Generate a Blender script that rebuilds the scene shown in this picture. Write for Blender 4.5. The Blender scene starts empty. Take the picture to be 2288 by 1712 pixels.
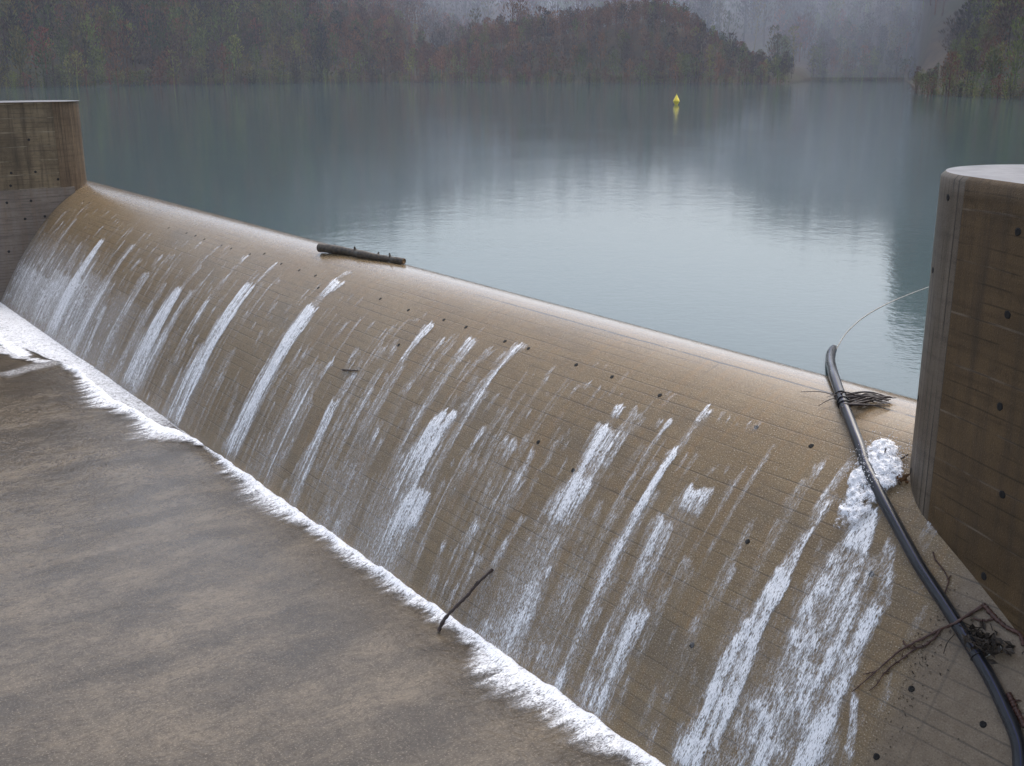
import bpy, math, random, mathutils
import numpy as np
# real-world measurements of the place (metres; streaks are along-crest s and down-face q)
STREAKS=[[1.172,1.271,1.41,1.894,0.157,0.157,0.5,0.35],[2.35,1.392,2.758,2.802,0.236,0.236,0.6,0.35],[4.037,1.912,4.133,2.606,0.287,0.287,0.45,0.35],[4.571,1.949,4.622,2.284,0.179,0.179,0.4,0.35],[5.128,1.628,3.092,3.912,0.319,0.724,1.0,0.6],[7.053,1.492,6.936,3.896,0.197,0.286,0.65,0.35],[7.988,1.762,7.758,2.049,0.143,0.143,0.5,0.35],[8.832,1.512,8.392,1.817,0.132,0.132,0.5,0.35],[9.345,1.38,9.525,1.688,0.112,0.112,0.4,0.35],[8.912,1.036,8.948,1.269,0.096,0.096,0.4,0.35],[9.349,0.957,9.333,1.179,0.093,0.093,0.5,0.35],[9.938,0.898,9.933,1.118,0.137,0.137,0.55,0.35],[10.785,0.86,10.788,1.166,0.093,0.093,0.45,0.35],[12.084,0.892,12.16,1.1,0.14,0.14,0.6,0.35],[10.854,1.389,9.671,1.998,0.126,0.126,0.5,0.35],[5.349,1.99,3.886,3.935,0.574,1.385,0.3,0.35],[8.826,1.509,8.791,1.622,0.176,0.176,0.55,0.35],[7.902,1.772,7.73,2.095,0.128,0.128,0.55,0.35],[9.339,1.377,9.237,1.631,0.097,0.097,0.55,0.35],[10.261,1.695,10.188,1.866,0.109,0.109,0.55,0.35],[10.934,1.412,10.914,1.497,0.163,0.163,0.55,0.35],[12.159,1.365,12.029,1.714,0.079,0.079,0.55,0.35],[13.964,1.123,13.976,1.255,0.126,0.126,0.55,0.35],[12.136,0.899,12.125,1.038,0.151,0.151,0.55,0.35],[16.114,1.014,16.146,1.187,0.055,0.055,0.55,0.35],[8.705,1.969,8.95,4.196,0.463,0.473,0.6,0.35],[9.911,1.975,9.688,3.782,0.213,0.316,0.6,0.35],[10.622,1.972,10.598,4.12,0.393,0.9,0.95,0.35],[11.226,1.949,10.821,4.067,0.233,0.442,0.65,0.35],[12.077,1.978,12.019,3.292,0.183,0.261,0.6,0.35],[11.356,1.691,11.288,2.185,0.189,0.195,0.45,0.35],[13.163,1.412,12.76,4.245,0.384,0.712,0.95,0.35],[13.386,0.834,13.28,1.434,0.193,0.106,0.65,0.35],[15.593,1.405,15.409,4.095,0.372,0.61,1.0,0.35],[15.624,0.813,15.615,1.199,0.402,0.17,0.9,0.35],[15.584,0.549,15.482,0.847,0.225,0.082,0.6,0.35],[15.615,1.199,15.622,1.405,0.129,0.131,0.4,0.35],[16.803,1.404,16.624,1.932,0.079,0.084,0.45,0.35],[14.908,1.984,14.869,2.149,0.106,0.099,0.45,0.35],[14.194,1.976,14.243,2.063,0.103,0.093,0.4,0.35],[17.093,2.066,16.941,2.396,0.161,0.166,0.7,0.35],[16.276,2.072,16.14,2.565,0.156,0.135,0.5,0.35],[15.614,2.462,15.49,4.044,0.422,0.807,0.45,0.35],[17.814,2.137,17.619,2.601,0.151,0.157,0.6,0.35],[17.735,2.57,17.816,4.234,0.232,0.318,0.75,0.35],[16.805,2.178,16.086,4.14,0.249,0.575,0.4,0.35],[16.944,2.695,16.865,4.085,0.504,0.889,0.4,0.35],[7.649,2.929,8.826,4.245,0.263,0.116,0.55,0.35],[9.996,2.543,9.98,3.543,0.22,0.23,0.5,0.35],[12.825,2.723,11.686,4.18,0.239,0.536,0.5,0.35],[14.134,3.02,14.101,3.299,0.12,0.1,0.5,0.35],[14.798,3.009,14.742,3.257,0.124,0.105,0.4,0.35],[14.084,2.572,13.33,4.157,0.268,0.608,0.35,0.35],[2.38,3.018,1.022,4.065,4.006,2.398,0.42,0.35],[4.427,2.773,2.83,4.047,2.552,2.291,0.4,0.35],[6.462,2.476,5.21,4.245,1.847,1.528,0.36,0.35],[8.618,2.576,7.748,4.245,1.614,1.34,0.34,0.35],[10.798,2.883,10.19,4.245,1.407,1.123,0.34,0.35],[13.198,3.023,12.601,4.229,0.943,0.844,0.34,0.35],[18.648,1.026,18.65,1.723,0.228,0.135,0.85,0.35],[18.751,1.698,18.888,3.642,0.133,0.215,0.5,0.35],[18.291,1.013,18.154,1.113,0.229,0.201,0.4,0.35],[19.172,1.184,19.184,1.45,0.092,0.05,0.75,0.35],[19.184,1.45,19.172,2.06,0.05,0.066,0.4,0.35],[19.697,1.041,19.728,1.446,0.263,0.149,0.85,0.35],[19.728,1.446,19.248,2.941,0.149,0.202,0.45,0.35],[20.179,1.08,20.134,1.338,0.191,0.17,0.55,0.35],[20.288,1.558,20.31,1.875,0.169,0.229,0.4,0.35],[20.567,0.91,20.557,1.303,0.237,0.134,0.95,0.35],[20.557,1.303,20.458,1.954,0.121,0.256,0.6,0.35],[20.584,1.677,20.436,2.008,0.248,0.343,0.5,0.35],[20.251,2.084,20.106,2.291,0.321,0.39,0.9,0.35],[20.132,2.236,20.114,3.378,0.388,0.624,0.9,0.35],[20.515,3.114,20.178,3.556,0.443,0.684,0.9,0.35],[18.054,1.568,18.079,1.811,0.213,0.18,0.5,0.35],[18.32,1.526,18.351,1.771,0.138,0.105,0.6,0.35],[17.503,1.782,17.495,2.01,0.228,0.192,0.45,0.35],[16.786,1.439,16.812,1.77,0.071,0.065,0.45,0.35],[18.464,2.17,18.367,2.957,0.212,0.221,0.3,0.35],[18.965,2.541,19.127,3.449,0.205,0.209,0.4,0.35],[20.977,2.084,20.941,2.498,0.108,0.083,0.8,0.35],[21.224,2.079,21.229,2.277,0.069,0.058,0.5,0.35],[21.471,2.083,21.452,2.231,0.128,0.103,0.55,0.35],[21.646,2.084,21.603,2.335,0.15,0.127,0.6,0.35],[21.956,2.087,22.034,2.408,0.077,0.12,0.65,0.35],[22.034,2.408,21.842,2.962,0.145,0.226,0.45,0.35],[21.988,2.256,21.942,2.603,0.106,0.123,0.55,0.35],[22.288,2.078,22.246,2.299,0.079,0.07,0.5,0.35],[22.249,2.379,22.138,2.86,0.117,0.169,0.35,0.35],[21.531,1.658,21.573,1.818,0.054,0.04,0.5,0.35],[21.21,1.787,21.197,1.974,0.181,0.157,0.4,0.35],[21.041,1.801,21.063,1.898,0.053,0.048,0.4,0.35],[22.357,1.659,22.35,1.717,0.049,0.04,0.4,0.35],[21.454,1.219,21.454,1.282,0.063,0.048,0.6,0.35],[21.673,1.037,21.663,1.119,0.093,0.071,0.35,0.35],[22.106,1.077,22.066,1.202,0.155,0.112,0.55,0.35],[21.998,1.223,21.966,1.282,0.078,0.069,0.4,0.35],[22.502,1.069,22.499,1.217,0.046,0.043,0.35,0.35],[22.652,1.072,22.652,1.146,0.037,0.029,0.5,0.35],[22.099,0.764,22.141,0.921,0.043,0.034,0.35,0.35],[22.052,1.505,22.044,1.766,0.046,0.047,0.35,0.35],[19.495,2.223,19.473,2.326,0.051,0.045,0.5,0.35],[18.358,2.198,18.318,2.338,0.107,0.108,0.4,0.35],[19.136,1.943,19.114,2.127,0.13,0.1,0.5,0.35],[22.767,1.217,22.795,1.403,0.145,0.125,0.95,0.35],[22.999,1.214,23.007,1.469,0.181,0.184,0.6,0.35],[22.81,1.499,22.863,2.295,0.315,0.411,1.0,0.35],[22.897,2.126,22.691,2.697,0.407,0.516,0.95,0.35],[22.993,1.451,23.047,1.976,0.184,0.25,0.5,0.35],[23.401,1.233,23.399,1.365,0.065,0.058,0.55,0.35],[23.51,1.22,23.499,1.461,0.079,0.058,0.8,0.35],[23.499,1.461,23.47,1.737,0.058,0.117,0.45,0.35],[23.383,1.561,23.376,2.006,0.118,0.18,0.35,0.35],[23.821,1.516,23.821,1.759,0.081,0.063,0.85,0.35],[23.821,1.759,23.788,2.308,0.063,0.172,0.6,0.35],[23.985,1.546,23.962,1.73,0.036,0.033,0.4,0.35],[23.819,2.065,23.764,2.308,0.113,0.173,0.7,0.35],[23.83,0.941,23.81,1.121,0.117,0.072,0.85,0.35],[23.81,1.121,23.874,1.543,0.054,0.055,0.4,0.35],[23.819,1.531,23.795,1.747,0.081,0.068,0.85,0.35],[23.795,1.747,23.828,2.118,0.068,0.17,0.6,0.35],[23.968,1.531,23.955,1.713,0.036,0.033,0.4,0.35],[25.361,1.122,25.382,1.288,0.093,0.059,0.65,0.35],[24.356,1.518,24.338,1.659,0.086,0.069,0.4,0.35],[24.26,1.657,24.237,1.731,0.07,0.071,0.35,0.35],[24.513,1.502,24.504,1.563,0.067,0.051,0.35,0.35],[24.985,1.327,24.982,1.365,0.037,0.028,0.4,0.35],[25.296,1.521,25.293,1.646,0.09,0.09,0.35,0.35],[24.689,1.079,24.684,1.113,0.029,0.022,0.5,0.35],[24.022,0.952,24.042,1.065,0.038,0.031,0.55,0.35],[24.132,0.947,24.151,1.059,0.037,0.031,0.55,0.35],[24.26,0.956,24.277,1.066,0.037,0.031,0.55,0.35],[24.39,0.949,24.407,1.058,0.036,0.03,0.55,0.35],[24.346,1.778,24.345,2.045,0.313,0.334,1.0,0.35],[24.169,2.188,24.391,3.092,0.272,0.305,0.6,0.35],[24.391,3.092,24.258,4.203,0.269,0.322,0.6,0.7],[25.627,0.962,25.614,1.579,0.064,0.1,0.7,0.8],[25.647,1.434,25.66,1.739,0.114,0.086,0.8,0.35],[25.66,1.739,25.631,2.289,0.086,0.161,0.75,0.9],[25.63,2.225,25.604,2.817,0.19,0.238,0.85,0.9],[25.613,2.767,25.588,3.436,0.252,0.287,0.9,0.9],[25.6,3.354,25.519,4.073,0.301,0.355,0.95,0.95],[21.68,3.067,21.619,3.494,0.154,0.184,0.55,0.35],[21.983,3.39,21.943,3.671,0.11,0.101,0.6,0.35],[21.804,3.844,21.771,4.132,0.104,0.105,0.5,0.35],[21.299,3.52,21.298,3.612,0.071,0.043,0.6,0.35],[22.351,2.784,22.268,3.119,0.118,0.096,0.6,0.35],[22.268,3.119,22.226,3.446,0.096,0.121,0.6,0.35],[23.054,3.094,23.021,3.329,0.086,0.131,0.75,0.35],[22.91,3.372,22.874,3.831,0.267,0.34,0.5,0.35],[22.884,3.715,22.776,4.222,0.338,0.358,0.5,0.35],[22.503,3.986,22.427,4.244,0.215,0.207,0.6,0.35],[20.352,3.286,20.139,4.231,0.515,0.517,0.75,0.35],[21.995,2.998,21.928,3.162,0.05,0.05,0.5,0.35],[23.166,2.49,23.208,2.85,0.167,0.252,0.4,0.35],[23.725,2.567,23.704,3.131,0.137,0.198,0.5,0.35],[23.701,2.936,23.745,3.431,0.119,0.179,0.45,0.35],[23.386,3.112,23.477,3.826,0.331,0.458,0.38,0.35],[23.477,3.826,23.633,4.245,0.375,0.27,0.45,0.35],[24.424,3.146,24.371,3.319,0.125,0.145,0.7,0.35],[24.272,3.897,24.229,4.151,0.298,0.301,0.6,0.35],[20.218,3.507,19.382,4.245,0.247,0.327,0.3,0.35],[23.8,4.014,23.83,4.245,0.16,0.089,0.6,0.35],[26.034,1.374,26.11,1.779,0.2,0.307,0.95,0.95],[26.161,1.725,26.125,2.242,0.424,0.648,0.62,0.95],[26.243,2.1,26.294,2.677,0.687,0.689,0.55,0.95],[26.309,2.582,26.313,3.159,0.713,0.747,0.58,0.95],[26.364,3.063,26.435,3.6,0.74,0.737,0.66,0.95],[26.39,1.57,26.567,2.086,0.114,0.137,0.6,0.95],[26.579,2.08,26.592,2.454,0.149,0.125,0.6,0.95],[26.707,2.8,26.873,3.295,0.087,0.061,0.8,0.95],[26.116,1.903,26.055,2.116,0.121,0.082,0.55,0.95],[25.974,2.274,25.974,2.519,0.097,0.084,0.55,0.95],[26.145,2.804,26.183,3.005,0.123,0.122,0.55,0.95],[26.098,3.336,26.165,3.741,0.166,0.193,0.7,0.95],[26.52,2.988,26.583,3.307,0.154,0.153,0.6,0.95]]
PIPE=[[3.671,12.169,-0.06],[3.512,11.735,0.0],[3.386,11.316,0.03],[3.297,10.951,0.045],[3.204,10.525,0.06],[3.121,10.102,0.06],[3.139,9.979,-0.032],[3.127,9.744,-0.098],[3.12,9.478,-0.188],[3.119,9.31,-0.254],[3.113,9.108,-0.345],[3.132,8.905,-0.429],[3.153,8.715,-0.513],[3.247,8.123,-0.787],[3.297,7.902,-0.888],[3.348,7.701,-0.979],[3.397,7.502,-1.075],[3.448,7.295,-1.178],[3.488,7.121,-1.272],[3.52,6.93,-1.389],[3.545,6.722,-1.536]]
PIPE_END=[[3.515,6.565,-1.712]]
BRANCH=[[3.567,7.551,-0.902],[3.493,7.561,-0.965],[3.384,7.514,-1.008],[3.329,7.529,-1.053],[3.29,7.605,-1.131],[3.144,7.647,-1.25],[3.062,7.671,-1.318],[2.969,7.683,-1.412],[2.853,7.683,-1.544],[2.687,7.697,-1.729]]
BRANCH_B=[[3.291,7.608,-1.132],[3.234,7.587,-1.206],[3.167,7.596,-1.27],[3.112,7.62,-1.31],[3.035,7.626,-1.39],[2.959,7.64,-1.464],[2.897,7.637,-1.538],[2.848,7.615,-1.613],[2.796,7.621,-1.671]]
BRANCH_C=[[2.855,7.689,-1.542],[2.775,7.734,-1.596]]
BRANCH_D=[[3.056,7.716,-1.289],[3.065,7.681,-1.307],[3.098,7.639,-1.305],[3.166,7.593,-1.269]]
STICK_WALL=[[3.571,7.561,-0.897],[3.588,7.518,-0.911],[3.621,7.419,-0.947],[3.667,7.326,-0.969],[3.719,7.244,-0.976],[3.72,7.171,-1.026]]
STICK_WALL_B=[[3.618,7.434,-0.945],[3.545,7.473,-0.986],[3.494,7.53,-0.996]]
TWIG=[[3.376,8.114,-0.717],[3.377,8.052,-0.754],[3.404,7.953,-0.794],[3.416,7.867,-0.839],[3.396,7.827,-0.883],[3.368,7.79,-0.934]]
TWIG_B=[[3.416,7.867,-0.839],[3.442,7.881,-0.807]]
STICK_RED=[[3.567,6.997,-1.31],[3.579,6.931,-1.35],[3.591,6.867,-1.39],[3.604,6.781,-1.445]]
STICK_RED_B=[[3.574,6.964,-1.34],[3.626,6.916,-1.32]]
CLUMP=[[3.533,7.375,-1.068]]
CLUMP2=[[3.456,7.517,-1.041]]
TUBE=[[3.494,7.274,-1.172],[3.601,7.246,-1.084]]
STICK_NOSE=[[3.26,9.106,-0.293],[3.275,9.11,-0.184]]
STICK_NOSE2=[[3.35,9.016,-0.271],[3.444,9.03,-0.216]]
LEAF=[[3.321,8.803,-0.379]]
NEST=[[3.172,10.095,-0.024],[3.176,9.923,-0.058],[3.277,9.997,-0.017],[3.325,9.885,-0.025],[3.424,9.882,-0.003],[3.518,9.895,0.014]]
NEST_TIPS=[[3.548,9.926,0.021],[3.501,9.826,0.003],[2.848,10.405,-0.05],[2.938,10.089,-0.098]]
BURST=[[25.634,0.749,-0.253,0.8],[25.743,0.712,-0.23,0.757],[25.917,0.876,-0.338,0.953],[26.014,0.845,-0.316,0.915],[26.152,1.034,-0.459,1.152],[25.86,1.026,-0.453,1.141],[25.977,1.193,-0.597,1.363],[26.112,1.171,-0.578,1.334]]
STICKY=[[-2.455,15.354,-1.169],[-2.19,15.078,-1.106]]
STICK_TOE=[[-0.809,10.887,-2.933],[-0.737,10.92,-2.799],[-0.613,10.956,-2.67],[-0.488,10.99,-2.55],[-0.381,11.023,-2.429],[-0.211,11.066,-2.274]]
LOG=[[-3.324,18.935,0.06],[-2.874,18.589,0.06],[-2.307,18.004,0.06],[-1.738,17.523,0.06]]
ROPE=[[3.629,11.956,0.004],[4.0,12.797,0.004],[4.5,13.7,0.004],[5.115,14.576,0.004],[5.882,15.493,0.004],[6.621,16.295,0.004]]
HOLES=[[17.041,0.896],[17.901,0.934],[18.805,0.903],[19.35,0.909],[20.262,0.931],[18.336,1.502],[20.752,0.926],[21.691,0.935],[22.329,0.942],[23.132,0.975],[24.487,0.978],[25.155,0.985],[25.133,2.076],[25.088,3.138],[27.104,2.611],[27.696,2.609],[27.071,3.188],[15.252,1.058],[13.481,0.832],[14.215,0.849],[14.829,0.852],[12.584,0.731],[8.874,0.817],[9.364,0.812],[9.885,0.83],[10.8,0.847],[11.278,0.847],[12.146,0.845],[7.843,0.828],[21.955,1.994],[22.68,2.126],[29.138,4.245],[2.055,0.829],[1.57,0.834],[26.37,1.91]]
HOLES_R=[(.62,1.90),(.62,1.30),(.66,.62),(.80,-.02),(1.35,-.28),(1.05,.33),(.72,-.72),(1.0,-1.05)]
HAZE_COL=(.58,.64,.76,1); HAZE_D=.0005; MIST_TOP=43; MIST_D=.0021; MIST_COL=(.74,.80,.95,1); SUN_AZ=35; SUN_EL=60; SKY_SAT=.6; SKY_STR=.15; SUN_E=.6; EXPO=.97

# ------------------------------------------------------------------ basics
scene=bpy.context.scene
COL=scene.collection
rng=np.random.default_rng(7)
random.seed(7)
P1=np.array([-11.415,30.45]); P2=np.array([3.75,9.86])
DV=(P2-P1)/np.linalg.norm(P2-P1)          # along the crest
NV=np.array([DV[1],-DV[0]])               # downstream
WMAX=2.83; ZT=-.431*WMAX**1.85            # toe of the face
def prof(w):
    w=np.asarray(w,float)
    return np.where(w>0,-.431*np.abs(w)**1.85,-.45*w*w)
_w=np.linspace(0,WMAX,3001)
_q=np.concatenate([[0],np.cumsum(np.hypot(np.diff(_w),np.diff(prof(_w))))]); QMAX=float(_q[-1])
def w_of_q(q): return np.interp(q,_q,_w)
def face(s,q,lift=0.0):
    """world points on the curved face, lifted along its normal"""
    s,q=np.broadcast_arrays(np.asarray(s,float),np.asarray(q,float)); w=w_of_q(q); z=prof(w)
    sl=-.431*1.85*np.power(np.maximum(w,1e-4),.85)
    nl=np.hypot(sl,1); nw=-sl/nl; nz=1/nl
    w2=w+nw*lift; z2=z+nz*lift
    x=P1[0]+s*DV[0]+w2*NV[0]; y=P1[1]+s*DV[1]+w2*NV[1]
    return np.stack([x,y,z2],-1)
def sw(s,w,z):
    s,w,z=np.broadcast_arrays(np.asarray(s,float),np.asarray(w,float),np.asarray(z,float))
    return np.stack([P1[0]+s*DV[0]+w*NV[0],P1[1]+s*DV[1]+w*NV[1],z],-1)
def to_sw(p):
    r=np.asarray(p)[...,:2]-P1
    return r@DV,r@NV

# ------------------------------------------------------------------ noise
def _h(ix,iy,seed):
    n=(ix.astype(np.int64)*374761393+iy.astype(np.int64)*668265263+seed*974634721)&0xffffffff
    n=((n^(n>>13))*1274126177)&0xffffffff
    n=(n^(n>>16))&0xffff
    return n/65535.0
def vnoise(x,y,seed=0):
    x,y=np.broadcast_arrays(np.asarray(x,float),np.asarray(y,float))
    ix=np.floor(x); iy=np.floor(y); fx=x-ix; fy=y-iy
    fx=fx*fx*(3-2*fx); fy=fy*fy*(3-2*fy)
    a=_h(ix,iy,seed);b=_h(ix+1,iy,seed);c=_h(ix,iy+1,seed);d=_h(ix+1,iy+1,seed)
    return (a*(1-fx)+b*fx)*(1-fy)+(c*(1-fx)+d*fx)*fy
def fbm(x,y,seed=0,o=4):
    t=0;a=.5;n=0
    for k in range(o):
        t=t+a*vnoise(x*2**k,y*2**k,seed+k*17); n+=a; a*=.5
    return t/n
def sstep(a,b,x):
    t=np.clip((x-a)/(b-a),0,1); return t*t*(3-2*t)

# ------------------------------------------------------------------ mesh helpers
def mesh_obj(name,verts,faces,mat=None,parent=None,uv=None,smooth=True,attrs=None,fattr=None):
    verts=np.asarray(verts,np.float32).reshape(-1,3)
    me=bpy.data.meshes.new(name)
    if isinstance(faces,np.ndarray):
        nf,k=faces.shape
        me.vertices.add(len(verts)); me.vertices.foreach_set('co',verts.ravel())
        me.loops.add(nf*k); me.loops.foreach_set('vertex_index',faces.astype(np.int32).ravel())
        me.polygons.add(nf); me.polygons.foreach_set('loop_start',np.arange(0,nf*k,k,dtype=np.int32))
        me.update(calc_edges=True)
    else:
        me.from_pydata(verts.tolist(),[],faces); me.update()
    if smooth: me.polygons.foreach_set('use_smooth',np.ones(len(me.polygons),bool))
    if uv is not None:
        li=np.zeros(len(me.loops),np.int32); me.loops.foreach_get('vertex_index',li)
        l=me.uv_layers.new(name='UVMap'); l.data.foreach_set('uv',np.asarray(uv,np.float32)[li].ravel())
    for k,v in (attrs or {}).items():
        v=np.asarray(v,np.float32)
        if v.ndim==1:
            a=me.attributes.new(k,'FLOAT','POINT'); a.data.foreach_set('value',v)
        else:
            a=me.attributes.new(k,'FLOAT_VECTOR','POINT'); a.data.foreach_set('vector',v.ravel())
    for k,v in (fattr or {}).items():
        a=me.attributes.new(k,'FLOAT_VECTOR','FACE'); a.data.foreach_set('vector',np.asarray(v,np.float32).ravel())
    o=bpy.data.objects.new(name,me); COL.objects.link(o)
    if mat: me.materials.append(mat)
    if parent: o.parent=parent
    return o
def tag(o,label=None,cat=None,group=None,kind=None):
    for k,v in (('label',label),('category',cat),('group',group),('kind',kind)):
        if v: o[k]=v
    return o
def empty(name,loc):
    o=bpy.data.objects.new(name,None); COL.objects.link(o); o.location=loc; o.empty_display_size=.2
    return o
def put(o,parent):
    """parent a mesh given in world coordinates"""
    o.parent=parent; o.matrix_parent_inverse=mathutils.Matrix.Translation(parent.location).inverted()
    return o
def grid_faces(nu,nv,keep=None):
    i=np.arange(nu*nv).reshape(nu,nv)
    f=np.stack([i[:-1,:-1],i[1:,:-1],i[1:,1:],i[:-1,1:]],-1).reshape(-1,4)
    if keep is not None: f=f[keep.reshape(-1)]
    return f
def compact(v,f,*extra):
    u,inv=np.unique(f.ravel(),return_inverse=True)
    return (v[u],inv.reshape(f.shape))+tuple(e[u] for e in extra)
def spline(pts,n):
    p=np.asarray(pts,float); m=len(p)
    d=np.concatenate([[0],np.cumsum(np.linalg.norm(np.diff(p,axis=0),axis=1)**.5)])
    t=np.linspace(0,d[-1],n); out=[]
    P=np.vstack([2*p[0]-p[1],p,2*p[-1]-p[-2]])
    for x in t:
        k=min(max(np.searchsorted(d,x)-1,0),m-2); u=(x-d[k])/(d[k+1]-d[k])
        a,b,c,e=P[k],P[k+1],P[k+2],P[k+3]
        out.append(.5*((2*b)+(-a+c)*u+(2*a-5*b+4*c-e)*u*u+(-a+3*b-3*c+e)*u**3))
    return np.array(out)
def tube_data(pts,rad,seg=10,lump=0.0,seed=0,lf=9.0):
    p=np.asarray(pts,float); n=len(p); rad=np.broadcast_to(np.asarray(rad,float),(n,))
    T=np.gradient(p,axis=0); T/=np.linalg.norm(T,axis=1)[:,None]+1e-9
    ref=np.array([0,0,1.]) if abs(T[0][2])<.9 else np.array([1.,0,0])
    U=np.cross(ref,T[0]); U/=np.linalg.norm(U); V=[];Us=[]
    for k in range(n):
        U=U-T[k]*np.dot(U,T[k]); U/=np.linalg.norm(U)+1e-9; Us.append(U); V.append(np.cross(T[k],U))
    Us=np.array(Us);V=np.array(V)
    a=np.linspace(0,2*np.pi,seg+1)
    L=np.concatenate([[0],np.cumsum(np.linalg.norm(np.diff(p,axis=0),axis=1))])
    rr=rad[:,None]*np.ones(seg+1)
    if lump:
        rr=rr*(1+lump*(fbm(L[:,None]*lf,np.abs(np.sin(a/2))[None,:]*3+np.cos(a)[None,:],seed)-.5)*2)
    v=p[:,None,:]+rr[...,None]*(np.cos(a)[None,:,None]*Us[:,None,:]+np.sin(a)[None,:,None]*V[:,None,:])
    uv=np.stack(np.broadcast_arrays(a[None,:]/(2*np.pi),L[:,None]),-1).reshape(-1,2)
    f=grid_faces(n,seg+1).tolist()
    v=v.reshape(-1,3)
    m=len(v)
    v=np.vstack([v,p[0],p[-1]]); uv=np.vstack([uv,[.5,0],[.5,L[-1]]])
    for k in range(seg):
        f.append([k+1,k,m]); b=(n-1)*(seg+1); f.append([b+k,b+k+1,m+1])
    return v,f,uv
class MB:
    def __init__(s): s.v=[];s.f=[];s.uv=[];s.n=0
    def add(s,v,f,uv=None):
        v=np.asarray(v,float).reshape(-1,3)
        s.v.append(v); s.f+= [[i+s.n for i in q] for q in f]; s.uv.append(np.zeros((len(v),2)) if uv is None else uv); s.n+=len(v); return s
    def tube(s,*a,**k): return s.add(*tube_data(*a,**k))
    def obj(s,name,mat,parent=None,smooth=True):
        o=mesh_obj(name,np.vstack(s.v),s.f,mat,None,np.vstack(s.uv),smooth)
        if parent is not None: put(o,parent)
        return o

# ------------------------------------------------------------------ materials
class NT:
    def __init__(s,name):
        s.m=bpy.data.materials.new(name); s.m.use_nodes=True; s.t=s.m.node_tree; s.t.nodes.clear()
        s.out=s.t.nodes.new('ShaderNodeOutputMaterial')
    def n(s,ty,ins=None,**props):
        nd=s.t.nodes.new('ShaderNode'+ty)
        for k,v in props.items(): setattr(nd,k,v)
        for k,v in (ins or {}).items():
            sock=nd.inputs[k]
            if isinstance(v,bpy.types.NodeSocket): s.t.links.new(v,sock)
            else: sock.default_value=v
        return nd
    def link(s,a,b): s.t.links.new(a,b)
    def math(s,op,a,b=0.0,c=None,clamp=False):
        nd=s.n('Math',{0:a,1:b} if c is None else {0:a,1:b,2:c},operation=op); nd.use_clamp=clamp; return nd.outputs[0]
    def ramp(s,x,a,b,lo=0.0,hi=1.0):
        nd=s.n('MapRange',{0:x,1:a,2:b,3:lo,4:hi},interpolation_type='SMOOTHSTEP'); return nd.outputs[0]
    def mix(s,f,a,b,blend='MIX'):
        nd=s.n('Mix',data_type='RGBA',blend_type=blend)
        for i,v in ((0,f),(6,a),(7,b)):
            if isinstance(v,bpy.types.NodeSocket): s.link(v,nd.inputs[i])
            else: nd.inputs[i].default_value=v if i==0 else (*v,1) if len(v)==3 else v
        return nd.outputs[2]
    def noise(s,vec,scale,detail=3,rough=.55,**k):
        nd=s.n('TexNoise',{'Vector':vec,'Scale':scale,'Detail':detail,'Roughness':rough}); return nd.outputs[0]
    def mapv(s,vec,sc,loc=(0,0,0)):
        return s.n('Mapping',{0:vec,'Scale':sc,'Location':loc}).outputs[0]
    def uv(s): return s.n('TexCoord').outputs['UV']
    def pos(s): return s.n('NewGeometry').outputs['Position']
    def attr(s,name): return s.n('Attribute',attribute_name=name)
    def bump(s,h,strength=.3,dist=.01,normal=None):
        ins={'Height':h,'Strength':strength,'Distance':dist}
        if normal is not None: ins['Normal']=normal
        return s.n('Bump',ins).outputs[0]
    def principled(s,color,rough=.5,normal=None,**k):
        ins={'Base Color':color if isinstance(color,bpy.types.NodeSocket) else (*color,1),'Roughness':rough}
        if normal is not None: ins['Normal']=normal
        for a,b in k.items(): ins[a.replace('_',' ')]=b
        return s.n('BsdfPrincipled',ins).outputs[0]
    def surf(s,sh): s.link(sh,s.out.inputs[0]); return s.m

def hline(t,v,period,width,vec,jit=.012,soft=2.0):
    """dark thin line every PERIOD metres of V; returns 0..1 mask"""
    w=t.math('ADD',v,t.math('MULTIPLY',t.math('SUBTRACT',t.noise(vec,.8,2),.5),jit*2))
    f=t.math('FRACT',t.math('DIVIDE',w,period))
    dd=t.math('MULTIPLY',t.math('ABSOLUTE',t.math('SUBTRACT',f,.5)),period)   # .5*period on the line
    return t.ramp(dd,period*.5-width*soft,period*.5-width*.3)

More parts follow.
